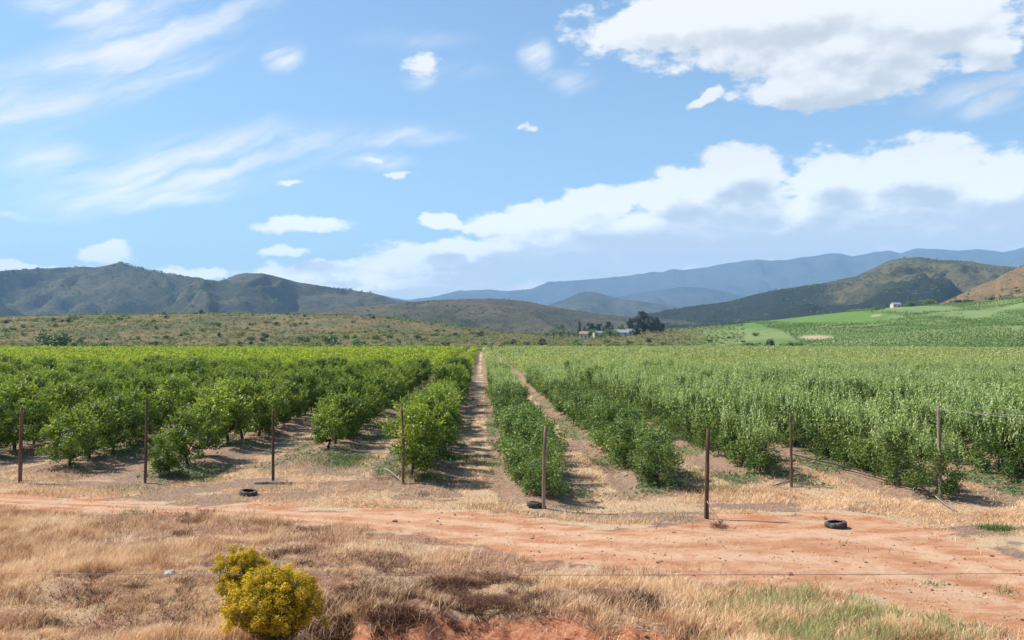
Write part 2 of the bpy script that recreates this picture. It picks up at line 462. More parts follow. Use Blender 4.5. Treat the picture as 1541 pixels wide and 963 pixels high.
def ground_mat():
    m, nt, out = new_mat("orchard_soil")
    geo = nt.node('ShaderNodeNewGeometry'); p = geo.outputs['Position']
    n1 = nt.noise(p, 0.9, 6, 0.6); n2 = nt.noise(p, 9, 6, 0.65); n3 = nt.noise(p, 55, 4, 0.7); n4 = nt.noise(p, 2.6, 6, 0.7)
    flat = nt.vmath('MULTIPLY', p, (0.6, 1.25, 1))
    rut = nt.noise(flat, 1.6, 6, 0.62)
    soil = nt.mix(nt.rmp(n2, 0.3, 0.72), (0.16, 0.108, 0.078), (0.36, 0.25, 0.175))
    soil = nt.mix(nt.rmp(n4, 0.5, 0.66, 0, 0.7), soil, (0.40, 0.20, 0.115))
    soil = nt.mix(nt.math('MULTIPLY', attr(nt, 'fore'), .75), soil, nt.mix(nt.rmp(n2, .35, .65), (0.20, 0.095, 0.06), (0.40, 0.22, 0.14)))
    straw = nt.mix(nt.rmp(n3, 0.34, 0.66), (0.33, 0.21, 0.12), (0.68, 0.52, 0.34))
    straw = nt.mix(nt.rmp(n2, 0.5, 0.68, 0, .6), straw, (0.30, 0.185, 0.115))
    roadc = nt.mix(nt.rmp(rut, 0.34, 0.66), (0.41, 0.175, 0.085), (0.54, 0.33, 0.205))
    roadc = nt.mix(nt.rmp(n2, 0.56, 0.74, 0, 0.6), roadc, (0.34, 0.155, 0.085))
    roadc = nt.mix(nt.rmp(nt.noise(p, 0.5, 5, 0.6), 0.52, 0.7, 0, 0.5), roadc, (0.62, 0.42, 0.28))
    cutc = nt.mix(nt.rmp(n2, 0.35, 0.65), (0.36, 0.13, 0.07), (0.55, 0.27, 0.15))
    green = nt.mix(nt.rmp(n3, 0.3, 0.7), (0.055, 0.09, 0.03), (0.13, 0.19, 0.06))
    rv = nt.math('ADD', attr(nt, 'roadv'), nt.math('MULTIPLY', nt.math('SUBTRACT', n1, .5), .10))
    for rc in (0.28, 0.62):
        roadc = nt.mix(nt.math('MULTIPLY', nt.rmp(nt.math('ABSOLUTE', nt.math('SUBTRACT', rv, rc)), .02, .10, 1, 0), nt.rmp(n4, .3, .6)), roadc, (0.56, 0.36, 0.235))
    roadc = nt.mix(nt.rmp(nt.math('ABSOLUTE', nt.math('SUBTRACT', rv, .46)), .0, .08, .4, 0), roadc, (0.40, 0.19, 0.11))
    jit = nt.math('MULTIPLY', nt.math('SUBTRACT', n4, 0.5), 1.1)

    def m_(name, lo=0.3, hi=0.7, k=1.0):
        return nt.rmp(nt.math('ADD', attr(nt, name), nt.math('MULTIPLY', jit, k)), lo, hi)
    c = nt.mix(m_('straw'), soil, straw)
    c = nt.mix(nt.math('MULTIPLY', m_('weeds'), 0.75), c, green)
    c = nt.mix(m_('road', 0.25, 0.75, 0.9), c, roadc)
    c = nt.mix(m_('cut', 0.35, 0.65, 0.6), c, cutc)
    # far slopes: brown veld with pale and green patches
    s1 = nt.noise(p, 0.035, 6, 0.6); s2 = nt.noise(p, 0.25, 5, 0.7)
    sc = nt.mix(nt.rmp(s1, 0.38, 0.62), (0.085, 0.085, 0.04), (0.16, 0.11, 0.055))
    sc = nt.mix(nt.rmp(s2, 0.5, 0.65, 0, 0.75), sc, (0.13, 0.15, 0.055))
    c = nt.mix(attr(nt, 'scrub'), c, sc)
    v1 = nt.noise(p, 0.03, 4, 0.5)
    vc = nt.mix(nt.rmp(v1, 0.42, 0.58), (0.10, 0.165, 0.045), (0.165, 0.205, 0.075))
    vc = nt.mix(nt.rmp(s2, 0.55, 0.7, 0, 0.5), vc, (0.26, 0.23, 0.125))
    vc = nt.mix(attr(nt, 'lush'), vc, (0.10, 0.175, 0.04))
    vc = nt.mix(attr(nt, 'pale'), vc, (0.15, 0.205, 0.075))
    vc = nt.mix(attr(nt, 'sand'), vc, (0.36, 0.28, 0.18))
    c = nt.mix(attr(nt, 'vine'), c, vc)
    h = nt.math('ADD', nt.math('MULTIPLY', n2, 0.7), nt.math('MULTIPLY', n3, 0.45))
    principled(nt, out, c, 0.95, 0.1, bump(nt, h, 0.8, 0.09))
    return m


g_o = obj("ground", make_ground()); tag(g_o, kind='structure')


# ------------------------------------------------------------------ hills and mountains
def hill_mat(name, a, b, c, s=1.0, spots=0.5, dense=None):
    m, nt, out = new_mat(name)
    p = nt.node('ShaderNodeNewGeometry').outputs['Position']
    n1 = nt.noise(p, 0.004 * s, 7, 0.6); n2 = nt.noise(p, 0.02 * s, 6, 0.68); v = nt.noise(p, 0.055 * s, 6, 0.8)
    col = nt.mix(nt.rmp(n1, 0.36, 0.62), a, b)
    col = nt.mix(nt.rmp(n2, 0.48, 0.64, 0, 0.8), col, c)
    col = nt.mix(nt.rmp(v, 0.5, 0.62, 0, spots), col, (0.03, 0.038, 0.02))
    if dense: col = nt.mix(nt.rmp(nt.math('ADD', attr(nt, 'dense'), nt.math('MULTIPLY', nt.math('SUBTRACT', n2, .5), 1.0)), .3, .7), col, dense)  # dark tone mixed in: painted cloud shade, plus vegetation at the foot
    principled(nt, out, col, 1.0, 0.0, bump(nt, nt.math('ADD', n2, nt.math('MULTIPLY', v, 0.3)), 0.7, 22.0 / s))
    return m


def ridge(name, D, w, pts, mat, seed, rough=0.35, spur=260.0, back=None, urange=(-1.15, 1.15), nu=520, nd=90, jag=0.0, base=-6, p=1.0):
    back = back or w * 0.9
    deps = np.concatenate([np.linspace(D - w, D, nd), np.linspace(D, D + back, nd // 3)[1:]])
    us = np.linspace(urange[0], urange[1], nu)
    Dp, U = np.meshgrid(deps, us, indexing='ij')
    px = W0 / 2 + F0 * U
    xs, ys = zip(*pts)
    zc = CAMZ + (HORIZ - np.interp(px, xs, ys)) * D / F0
    X, Y = from_cam(Dp, U * Dp)
    zc = zc + (fbm(U * F0 / 14, U * 0, seed + 5, 4) - 0.5) * jag * D / F0
    t = np.clip(1 - (D - Dp) / w, 0, 1)
    # spurs and gullies running down the slope
    gx = X / spur + (fbm(X / (spur * 1.5), Y / (spur * 1.5), seed) - 0.5) * 2.2
    rid = 1 - np.abs(2 * fbm(gx, Y / (spur * 2.2), seed + 3, 5) - 1)
    rid2 = fbm(X / (spur * 0.4), Y / (spur * 0.5), seed + 8, 5)
    s = t ** p * (0.55 + 0.45 * t)
    Z = zc * s
    env = np.clip(np.sin(pi * t) * 1.1, 0, 1) * (Dp < D)
    Z = Z + np.abs(zc) * rough * env * ((rid - 0.62) * 1.5 + (rid2 - 0.5) * 0.5)
    bk = np.clip((Dp - D) / back, 0, 1)
    Z = np.where(Dp > D, zc * (1 - sst(bk, 0, 1)) , Z)
    Z = np.where(Dp < D, np.minimum(Z, CAMZ + (zc - CAMZ) * (Dp / D) - 0.002 * np.abs(zc)), Z)
    Z = Z + base * (1 - t) ** 2
    n, m = Dp.shape
    idx = np.arange(n * m).reshape(n, m)
    Fc = np.stack([idx[:-1, :-1], idx[:-1, 1:], idx[1:, 1:], idx[1:, :-1]], -1).reshape(-1, 4)
    V = np.stack([X, Y, Z], -1).reshape(-1, 3)
    o = obj(name, mesh_np(name, V, Fc, mat, smooth=True, attrs={'dense': np.clip(np.maximum(1 - sst(px, 1180, 1330), 1 - sst(t, .35, .6)), 0, 1).ravel()}))  # left flank: cloud shade put into the colour; foot: belt of vegetation
    return tag(o, kind='structure')


mt_left = hill_mat("left_range_scrub", (0.045, 0.052, 0.032), (0.10, 0.088, 0.055), (0.035, 0.048, 0.022), 1.0, 0.6)  # tones kept dark to stand in for cloud shadow on the range
mt_mid = hill_mat("valley_rise_scrub", (0.06, 0.057, 0.035), (0.115, 0.088, 0.055), (0.045, 0.055, 0.026), 2.0, 0.55)
mt_right = hill_mat("right_hill_scrub", (0.06, 0.062, 0.03), (0.125, 0.105, 0.053), (0.04, 0.048, 0.022), 1.6, 0.7, dense=(0.022, 0.028, 0.018))  # last colour paints cloud shade on the left flank and the foot's vegetation
mt_far = hill_mat("far_rock", (0.035, 0.04, 0.04), (0.06, 0.06, 0.055), (0.03, 0.035, 0.025), 0.4, 0.2)
mt_near = hill_mat("dry_hillside", (0.15, 0.11, 0.06), (0.23, 0.145, 0.08), (0.09, 0.10, 0.045), 6.0, 0.8)

ridge("mountain_range", 12500, 3200, [(-700, 470), (400, 462), (540, 441), (570, 444), (610, 451), (650, 447), (690, 437), (730, 436), (760, 438), (800, 435), (825, 424), (860, 422), (885, 420), (930, 416), (960, 412),
      (1000, 408), (1012, 405), (1030, 407), (1062, 402), (1100, 395), (1140, 390), (1150, 391), (1180, 392), (1212, 387), (1240, 383), (1262, 381), (1285, 386), (1320, 379), (1340, 376), (1356, 381),
      (1375, 374), (1420, 374), (1445, 377), (1480, 375), (1510, 379), (1541, 373), (1650, 366), (2000, 380)], mt_far, 11, rough=0.45, spur=1100, jag=3.0, nu=700)
ridge("foothills", 9000, 1500, [(-700, 500), (600, 500), (860, 470), (900, 452), (940, 445), (990, 436), (1030, 431), (1070, 434), (1110, 443), (1150, 452), (1250, 462), (1500, 470), (2200, 470)], mt_far, 23, rough=0.4, spur=700, jag=2.0)
ridge("cone_hill", 5600, 900, [(-700, 520), (780, 505), (800, 470), (830, 458), (855, 448), (872, 441), (886, 438), (905, 442), (930, 449), (970, 454), (1010, 460), (1060, 468), (1200, 480), (2200, 500)], mt_left, 37, rough=0.3, spur=350, jag=1.5)
ridge("mountain_side", 3800, 1500, [(-900, 425), (-300, 418), (-100, 412), (0, 407), (60, 404), (110, 402), (150, 401), (172, 396), (183, 395), (205, 402), (240, 410), (290, 417), (325, 423), (340, 419), (355, 413), (372, 410), (395, 411),
      (420, 417), (450, 425), (500, 433), (560, 441), (600, 452), (640, 462), (720, 472), (800, 490), (1000, 520), (2200, 530)], mt_left, 41, rough=0.72, spur=420, jag=2.5, nu=700)
ridge("valley_rise", 2300, 900, [(-900, 500), (300, 490), (440, 470), (560, 460), (620, 454), (680, 450), (740, 449), (790, 453), (840, 463), (900, 472), (960, 478), (1040, 482), (1200, 486), (2200, 500)], mt_mid, 53, rough=0.25, spur=220, jag=1.5)
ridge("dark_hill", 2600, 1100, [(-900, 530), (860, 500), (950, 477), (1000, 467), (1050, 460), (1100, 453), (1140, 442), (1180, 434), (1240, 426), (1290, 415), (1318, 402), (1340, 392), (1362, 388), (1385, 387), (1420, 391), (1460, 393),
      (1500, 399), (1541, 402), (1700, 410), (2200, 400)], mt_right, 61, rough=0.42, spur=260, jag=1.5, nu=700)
ridge("brown_hillside", 1050, 260, [(-900, 540), (1200, 510), (1320, 482), (1400, 462), (1430, 450), (1470, 432), (1500, 419), (1541, 398), (1600, 375), (1700, 345), (2200, 300)], mt_near, 67, rough=0.12, spur=60, jag=2, urange=(0.2, 1.15), nu=300)


# ------------------------------------------------------------------ leaves, blades and tubes
def quads_from(C, A, B, tint):
    """diamond leaves: centre C, half-length A, half-width B (vectors)"""
    n = len(C)
    V = np.empty((n, 4, 3)); V[:, 0] = C - A; V[:, 1] = C - A * 0.1 + B; V[:, 2] = C + A; V[:, 3] = C - A * 0.1 - B
    return V.reshape(-1, 3), np.arange(4 * n).reshape(n, 4), np.repeat(tint, 4)


def unit(v):
    return v / np.maximum(np.linalg.norm(v, axis=-1, keepdims=True), 1e-9)


def leaf_set(C, outward, size, r, aspect=0.5, up=0.35):
    n = len(C)
    rnd = unit(r.normal(size=(n, 3)))
    nrm = unit(unit(outward) * 0.7 + rnd * 0.75 + np.array([0, 0, up]))
    A = unit(np.cross(nrm, unit(r.normal(size=(n, 3)))))
    B = np.cross(nrm, A)
    s = size * r.uniform(0.65, 1.3, (n, 1))
    return A * s, B * s * aspect


def crown_np(r, centres, radii, n, size, aspect=0.5, up=0.35, tint0=0.5, tintv=0.35):
    """leaves spread through clumps: centres (k,3), radii (k,3)"""
    k = len(centres)
    w = radii.prod(1) ** (2 / 3); w = w / w.sum()
    ci = r.choice(k, n, p=w)
    d = unit(r.normal(size=(n, 3)))
    rad = r.uniform(0, 1, (n, 1)) ** 0.38
    C = centres[ci] + d * rad * radii[ci]
    A, B = leaf_set(C, d, size, r, aspect, up)
    ct = r.uniform(-1, 1, k)
    tint = np.clip(tint0 + tintv * (0.55 * ct[ci] + 0.6 * r.uniform(-1, 1, n)), 0, 1)
    return quads_from(C, A, B, tint)


def tube(pts, rad, sides=6):
    pts = np.array(pts, float); n = len(pts)
    V = []; 
    for i in range(n):
        t = unit(pts[min(i + 1, n - 1)] - pts[max(i - 1, 0)])
        a = unit(np.cross(t, np.array([0.31, 0.87, 0.2]) if abs(t[0]) < 0.9 else np.array([0, 0.3, 1.0])))
        b = np.cross(t, a)
        for k in range(sides):
            th = 2 * pi * k / sides
            V.append(pts[i] + (a * cos(th) + b * sin(th)) * rad[i])
    Fc = []
    for i in range(n - 1):
        for k in range(sides):
            k2 = (k + 1) % sides
            Fc.append((i * sides + k, i * sides + k2, (i + 1) * sides + k2, (i + 1) * sides + k))
    V.append(pts[0]); V.append(pts[-1])
    a0, a1 = len(V) - 2, len(V) - 1
    for k in range(0, sides, 2):
        Fc.append((a0, (k + 2) % sides, k + 1, k))
        Fc.append((a1, (n - 1) * sides + k, (n - 1) * sides + k + 1, (n - 1) * sides + (k + 2) % sides))
    return np.array(V), np.array(Fc)


def join(parts):
    V = []; F = []; T = []; o = 0
    for p in parts:
        V.append(p[0]); F.append(p[1] + o); o += len(p[0])
        if len(p) > 2: T.append(p[2])
    return (np.concatenate(V), np.concatenate(F)) + ((np.concatenate(T),) if T else ())


def leaf_mat(name, dark, mid, light, trans=0.3, rough=0.5, spec=0.35, objvar=0.25):
    m, nt, out = new_mat(name)
    t = attr(nt, 'tint')
    oi = nt.node('ShaderNodeObjectInfo')
    t = nt.math('ADD', t, nt.math('MULTIPLY', nt.math('SUBTRACT', oi.outputs['Random'], 0.5), objvar), clamp=True)
    c = nt.mix(nt.rmp(t, 0.0, 0.5, smooth=False), dark, mid)
    c = nt.mix(nt.rmp(t, 0.5, 1.0, smooth=False), c, light)
    p = nt.node('ShaderNodeBsdfPrincipled'); nt.l.new(c, p.inputs['Base Color'])
    p.inputs['Roughness'].default_value = rough; p.inputs['Specular IOR Level'].default_value = spec
    tr = nt.node('ShaderNodeBsdfTranslucent')
    nt.l.new(nt.mix(1.0, c, (1.25, 1.3, 0.55), 'MULTIPLY'), tr.inputs[0])
    mx = nt.node('ShaderNodeMixShader'); mx.inputs[0].default_value = trans
    nt.l.new(p.outputs[0], mx.inputs[1]); nt.l.new(tr.outputs[0], mx.inputs[2])
    nt.l.new(mx.outputs[0], out.inputs['Surface'])
    return m


def bark_mat(name, a, b, scale=12, stretch=0.15, bumpd=0.02):
    m, nt, out = new_mat(name)
    co = nt.node('ShaderNodeTexCoord').outputs['Object']
    p = nt.vmath('MULTIPLY', co, (1, 1, stretch))
    n = nt.noise(p, scale, 6, 0.7)
    c = nt.mix(nt.rmp(n, 0.3, 0.7), a, b)
    principled(nt, out, c, 0.9, 0.15, bump(nt, n, 0.9, bumpd))
    return m


L_left = leaf_mat("broad_green_leaf", (0.028, 0.058, 0.012), (0.12, 0.19, 0.023), (0.38, 0.44, 0.055), 0.35)
L_right = leaf_mat("dense_green_leaf", (0.035, 0.068, 0.018), (0.11, 0.17, 0.040), (0.25, 0.32, 0.085), 0.33)
L_shoot = leaf_mat("pale_shoot_leaf", (0.17, 0.235, 0.075), (0.30, 0.38, 0.145), (0.48, 0.55, 0.27), 0.35, 0.55, 0.3)
L_massL = leaf_mat("sunny_orchard_leaf", (0.09, 0.145, 0.016), (0.24, 0.325, 0.033), (0.47, 0.50, 0.065), 0.36, 0.6, 0.15)
L_massR = leaf_mat("silvery_orchard_leaf", (0.18, 0.235, 0.085), (0.34, 0.39, 0.17), (0.50, 0.54, 0.25), 0.36, 0.6, 0.15)
BARK = bark_mat("fruit_tree_bark", (0.035, 0.026, 0.02), (0.12, 0.09, 0.07))


def add_limbs(r, H, base_h, clumps, tr=0.055):
    parts = []
    lean = r.normal(size=2) * 0.05
    top = np.array([lean[0], lean[1], base_h])
    parts.append(tube([(0, 0, -0.12), (lean[0] * .3, lean[1] * .3, base_h * 0.5), top], [tr * 1.25, tr, tr * 0.92], 8))
    for c in clumps:
        c = np.array(c)
        st = top * 0.96
        mid = st + (c - st) * 0.5 + np.array([0, 0, -0.08 * H * 0.3]) + r.normal(size=3) * 0.05
        parts.append(tube([st, mid, c], [tr * 0.55, tr * 0.36, tr * 0.12], 5))
    return join(parts)


def fruit_variant(i):
    """rounded, branched fruit tree about 2.8 m high"""
    r = np.random.default_rng(100 + i)
    k = 34
    th = r.uniform(0, 2 * pi, k); hh = r.uniform(0, 1, k)
    zz = 0.42 + hh * 2.15
    env = (1.10 + 0.22 * np.sin(3 * th + i) + 0.15 * np.sin(2 * th + 2 * i)) * np.sin(pi * np.clip(0.16 + 0.76 * hh, 0, 1)) ** 0.6
    rr = env * np.sqrt(r.uniform(0.15, 1, k))
    C = np.stack([rr * np.cos(th) * 0.84, rr * np.sin(th) * 1.12, zz], -1)
    rad = r.uniform(0.22, 0.42, (k, 1)) * np.array([1, 1, 0.95])
    cr = crown_np(r, C, rad, 5600, 0.058, 0.5, 0.35, 0.48, 0.42)
    # leafy twigs standing out of the outline
    tw = []
    for _ in range(46):
        a = r.uniform(0, 2 * pi); e = r.uniform(0.0, 1.35)
        d = np.array([cos(a) * cos(e), sin(a) * cos(e), sin(e)])
        s0 = np.array([0, 0, 1.55]) + d * np.array([0.98, 1.18, 1.12]) * r.uniform(0.75, 1.08)
        L = r.uniform(0.2, 0.5); n = 15
        q = r.uniform(0, 1, (n, 1))
        dd = unit(d + np.array([0, 0, 0.6]))
        Cn = s0 + dd * q * L + r.normal(size=(n, 3)) * 0.03
        A = unit(dd + r.normal(size=(n, 3)) * 0.7) * 0.06
        B = unit(np.cross(A, r.normal(size=(n, 3)))) * 0.026
        tw.append(quads_from(Cn, A, B, np.clip(r.uniform(0.45, 1, n), 0, 1)))
    crown = join([cr] + tw)
    order = np.argsort(C[:, 2])[:14]
    trunk = add_limbs(r, 2.8, 0.5, [C[j] for j in list(order[::2]) + list(range(0, 6))])
    return (mesh_np("crown", crown[0], crown[1], L_left, crown[2]), mesh_np("trunk", trunk[0], trunk[1], BARK, smooth=True))


def shoots_np(r, n, x0, x1, z0, z1, size, h0, h1):
    parts = []
    th = r.uniform(0, 2 * pi, n); rr = np.sqrt(r.uniform(0, 1, n))
    bx, by = rr * np.cos(th) * x0, rr * np.sin(th) * x1
    bz = z0 + r.uniform(0, 1, n) * (z1 - z0)
    m = 11
    lean = r.normal(size=(n, 3)) * np.array([0.16, 0.16, 0]) + np.array([0, 0, 1])
    lean = unit(lean)
    L = r.uniform(h0, h1, (n, 1, 1))
    q = np.linspace(0, 1, m)[None, :, None]
    base = np.stack([bx, by, bz], -1)[:, None, :]
    C = (base + lean[:, None, :] * q * L + r.normal(size=(n, m, 3)) * 0.018).reshape(-1, 3)
    A = unit(np.repeat(lean, m, 0) * 0.9 + r.normal(size=(n * m, 3)) * 0.42) * size
    B = unit(np.cross(A, r.normal(size=(n * m, 3)))) * size * 0.38
    t = np.repeat(r.uniform(0.2, 1, n), m) + r.uniform(-0.15, 0.15, n * m)
    return quads_from(C, A, B, np.clip(t, 0, 1))


def pear_variant(i):
    """dense upright tree with pale shoots about 3 m high"""
    r = np.random.default_rng(300 + i)
    k = 32
    th = r.uniform(0, 2 * pi, k); hh = r.uniform(0, 1, k)
    zz = 0.34 + hh * 1.95
    rr = 1.02 * np.sin(pi * np.clip(0.25 + 0.6 * hh, 0, 1)) ** 0.5 * np.sqrt(r.uniform(0.1, 1, k))
    C = np.stack([rr * np.cos(th) * 0.9, rr * np.sin(th) * 1.25, zz], -1)
    rad = r.uniform(0.24, 0.42, (k, 1)) * np.array([1, 1, 1.1])
    crown = crown_np(r, C, rad, 5600, 0.055, 0.5, 0.2, 0.5, 0.42)
    shoots = shoots_np(r, 95, 1.0, 1.15, 1.35, 2.3, 0.062, 0.45, 1.0)
    order = np.argsort(C[:, 2])[:12]
    trunk = add_limbs(r, 2.8, 0.45, [C[j] for j in order])
    short = shoots_np(r, 45, 0.75, 1.1, 1.3, 2.2, 0.058, 0.25, 0.6)
    a, b = join([crown, shoots]), join([crown, short])
    return (mesh_np("crown", a[0], a[1], L_right, a[2], mat2=L_shoot, from_face=len(crown[1])), mesh_np("trunk", trunk[0], trunk[1], BARK, smooth=True),
            mesh_np("crown", b[0], b[1], L_right, b[2]))


FRUIT = [fruit_variant(i) for i in range(7)]
PEAR = [pear_variant(i) for i in range(7)]

ONES = "zeroth first second third fourth fifth sixth seventh eighth ninth tenth eleventh twelfth thirteenth fourteenth fifteenth sixteenth seventeenth eighteenth nineteenth".split()
TENS = {20: "twent", 30: "thirt", 40: "fort", 50: "fift", 60: "sixt", 70: "sevent", 80: "eight", 90: "ninet"}


def ordinal(n):
    if n < 20: return ONES[n]
    t, o = n // 10 * 10, n % 10
    return TENS[t] + ("ieth" if o == 0 else "y-" + ONES[o])


def lay_rows(rows, side):
    spots = []
    for ri, X in enumerate(rows):
        y = float(row_start(X)) + 1.2
        if side == 'left' and ri == 1: y += 4.0
        k = 0
        starts_in = 0 <= float(px_of(X, y)) <= W0
        seen = 0
        r = np.random.default_rng(9000 + ri + (500 if side == 'right' else 0))
        while y < FIELD_END:
            x = X + r.normal() * 0.10
            dep, lat = to_cam(x, y); px = float(px_of(x, y))
            if dep > float(fend(px)): break
            k += 1
            s = float(np.clip(r.normal(1.02, 0.13), 0.68, 1.28))
            rz = r.uniform(0, 2 * pi); var = int(r.integers(0, 7)); gap = r.uniform(0, 1) < (0.03 if dep < 90 else 0)
            half = 1.3 * F0 / dep
            if -half < px < W0 + half * 1.0:
                if not gap:
                    seen += 1
                    spots.append(dict(x=x, y=y, dep=float(dep), px=px, ri=ri, k=seen, s=s, rz=rz, var=var, start=starts_in))
            elif -half * 4 - 60 < px < W0 + half * 4 + 60 and dep > 60 and not gap:
                spots.append(dict(x=x, y=y, dep=float(dep) + 1e4, px=px, ri=ri, k=0, s=s, rz=rz, var=var, start=starts_in))
            y += 2.05 + r.normal() * 0.12
    spots.sort(key=lambda q: q['dep'])
    return spots


def plant(spots, side, n_ind=300):
    for q in spots[:n_ind]:
        x, y = q['x'], q['y']; s = q['s']; zs = 1.0
        if side == 'left':
            if q['ri'] == 2 and q['start'] and q['k'] == 1: s = 0.66
            elif q['ri'] == 2 and q['k'] == 2: s = 0.86
            elif q['ri'] == 1 and q['k'] == 1: s = 0.80
            elif q['ri'] == 3 and q['k'] == 1: s = 0.9
            elif q['ri'] == 3 and q['k'] == 2: s = 0.97
            elif q['ri'] == 0 and q['k'] < 6: s, zs = 1.0, 1.08
        else:
            if q['k'] == 1 and q['ri'] < 4: s = 0.80
            elif q['k'] == 2 and q['ri'] < 4: s = 0.92
            if q['ri'] <= 1: zs = 0.92
        t = empty("fruit_tree" if side == 'left' else "shooting_fruit_tree", (x, y, float(zg(x, y)) - 0.03),
                  float(rng.choice([0, pi])) + rng.normal() * 0.2, (s, s, s * zs))
        zs *= 0.86 if side == 'left' else (0.80 if q['ri'] <= 1 else 0.86)
        t.scale = (s, s, s * zs)
        row = ordinal(q['ri'] + 1)
        where = "from the road in %s row" if q['start'] else "in view along %s row"
        if side == 'left':
            tag(t, f"rounded green fruit tree, {ordinal(q['k'])} {where % row} left of centre strip", "fruit tree", "rounded fruit trees in the left orchard rows")
            cr, tk = FRUIT[q['var']]
        else:
            tag(t, f"dense upright tree, {ordinal(q['k'])} {where % row} right of centre strip", "orchard tree", "dense shooting trees in the right orchard rows")
            cr, tk, lo = PEAR[q['var']]
            if q['ri'] <= 1 and q['dep'] < 60: cr = lo
        obj("crown", cr, t); obj("trunk", tk, t)
    # the rest of the orchard reads as one mass of treetops
    r = np.random.default_rng(77 if side == 'left' else 78)
    parts = []
    for q in spots[n_ind:]:
        dep = q['dep'] if q['dep'] < 1e4 else q['dep'] - 1e4
        near = dep < 140
        n = int(np.clip(200 * 100 / dep, 70, 220)); sz = float(np.clip(0.0012 * dep, 0.10, 0.26))
        if q['dep'] > 1e4: n = int(n * 0.6); sz *= 1.25
        k = 9
        th = r.uniform(0, 2 * pi, k); hh = r.uniform(0, 1, k)
        rr = 0.8 * np.sqrt(r.uniform(0, 1, k))
        C = np.stack([rr * np.cos(th) * .8, rr * np.sin(th) * 1.2, 0.6 + hh * 1.35], -1) * q['s'] + np.array([q['x'], q['y'], float(zg(q['x'], q['y']))])
        parts.append(crown_np(r, C, np.full((k, 3), 0.45) * q['s'], n, sz, 0.55, 0.3, 0.5, 0.45))
        if side == 'right':
            sh = shoots_np(r, int(np.clip(14 * 100 / dep, 5, 14)), 0.8, 1.1, 1.2, 1.9, sz * 0.75, 0.45, 0.9)
            sh[0][:] += np.array([q['x'], q['y'], float(zg(q['x'], q['y']))])
            parts.append(sh)
    V, Fc, T = join(parts)
    o = obj("distant_orchard_trees", mesh_np("distant_orchard_trees", V, Fc, L_massL if side == 'left' else L_massR, T))
    if side == 'left':
        tag(o, "sunny yellow-green treetops filling the far part of the left orchard", "orchard", kind='stuff')
    else:
        tag(o, "pale silvery green treetops filling the far part of the right orchard", "orchard", kind='stuff')


plant(lay_rows(LEFT_ROWS, 'left'), 'left')
plant(lay_rows(RIGHT_ROWS, 'right'), 'right')

# ------------------------------------------------------------------ posts, sticks, tyres, stones
WOOD = bark_mat("weathered_post_wood", (0.06, 0.035, 0.024), (0.21, 0.13, 0.085), 14, 0.08, 0.01)
WOODS = [WOOD, bark_mat("greyed_post_wood", (0.10, 0.075, 0.06), (0.33, 0.25, 0.19), 11, 0.07, 0.02), bark_mat("dark_post_wood", (0.04, 0.024, 0.018), (0.15, 0.09, 0.06), 16, 0.09, 0.02)]
DEADWOOD = bark_mat("grey_dead_wood", (0.14, 0.11, 0.09), (0.36, 0.30, 0.25), 10, 0.1, 0.01)


def wire_mat(name, c, rough=0.5, metal=0.7):
    m, nt, out = new_mat(name)
    p = nt.node('ShaderNodeNewGeometry').outputs['Position']
    principled(nt, out, nt.mix(nt.rmp(nt.noise(p, 3, 3), 0.4, 0.6), c, tuple(v * 0.6 for v in c)), rough, 0.4, metal=metal)
    return m


WIRE = wire_mat("dull_steel_wire", (0.30, 0.26, 0.24))


def rough_pole(pts, rad, sides=10, seed=0, segs=14):
    """weathered pole: uneven thickness, slightly bowed, chipped top"""
    r = np.random.default_rng(seed)
    pts = np.array(pts, float)
    t = np.linspace(0, 1, segs)
    seg = np.linspace(0, 1, len(pts))
    P_ = np.stack([np.interp(t, seg, pts[:, i]) for i in range(3)], -1)
    bow = r.normal(size=2) * 0.022
    P_[:, 0] += np.sin(pi * t) * bow[0]; P_[:, 1] += np.sin(pi * t) * bow[1]
    R_ = np.interp(t, [0, 1], rad) * (1 + r.normal(size=segs) * 0.05)
    R_[-1] *= 0.86
    return tube(P_, R_, sides)


POSTS = [(30, 727, 614, 0.5, 0.062, "brown wooden post at the left edge, thickest of the posts"),
         (218, 728, 603, 0.6, 0.045, "tall thin post in front of the small round tree"),
         (411, 727, 617, -0.4, 0.045, "straight dark post standing behind a log on the ground"),
         (606, 728, 614, -1.1, 0.045, "thin post touching the first tree left of the centre strip"),
         (818, 766, 643, 1.6, 0.055, "pale weathered post with a tyre lying at its foot"),
         (1063, 781, 646, 1.6, 0.058, "dark brown post with a short stick leaning on its foot"),
         (1191, 734, 623, -0.4, 0.045, "thin post beside the black irrigation pipe end"),
         (1416, 752, 613, -1.2, 0.052, "post with a pale wire tied to its top")]
for i, (px, py, pt, lean, rad, lab) in enumerate(POSTS):
    x, y, z = hit(px, py)
    d = float(to_cam(x, y)[0])
    h = (py - pt) * d / F0
    o = empty("wooden_post", (x, y, z)); tag(o, lab, "post", "wooden end posts of the orchard rows")
    V, Fc = rough_pole([(0, 0, -0.3), (R(lean) * h * 0.5, 0, h * .5), (R(lean) * h, R(lean) * 0.3, h)], (rad * 1.08, rad * 0.92), 10, i)
    obj("shaft", mesh_np("shaft", V, Fc, WOODS[(0, 2, 2, 0, 1, 2, 0, 1)[i]], smooth=True), o)
    # wire wound round the post near the top
    ring = [tube([(R(lean) * h * 0.92 + (rad + .004) * cos(a), (rad + .004) * sin(a), h * 0.92 + 0.012 * a / pi) for a in np.linspace(0, 4 * pi, 26)], [0.003] * 26, 4)]
    V, Fc = join(ring)
    obj("wire_binding", mesh_np("wire_binding", V, Fc, WIRE), o)
x, y, z = at_depth(1527, 33)
o = empty("wooden_post", (x, y, z)); tag(o, "half hidden post among the leaves at the right edge", "post", "wooden end posts of the orchard rows")
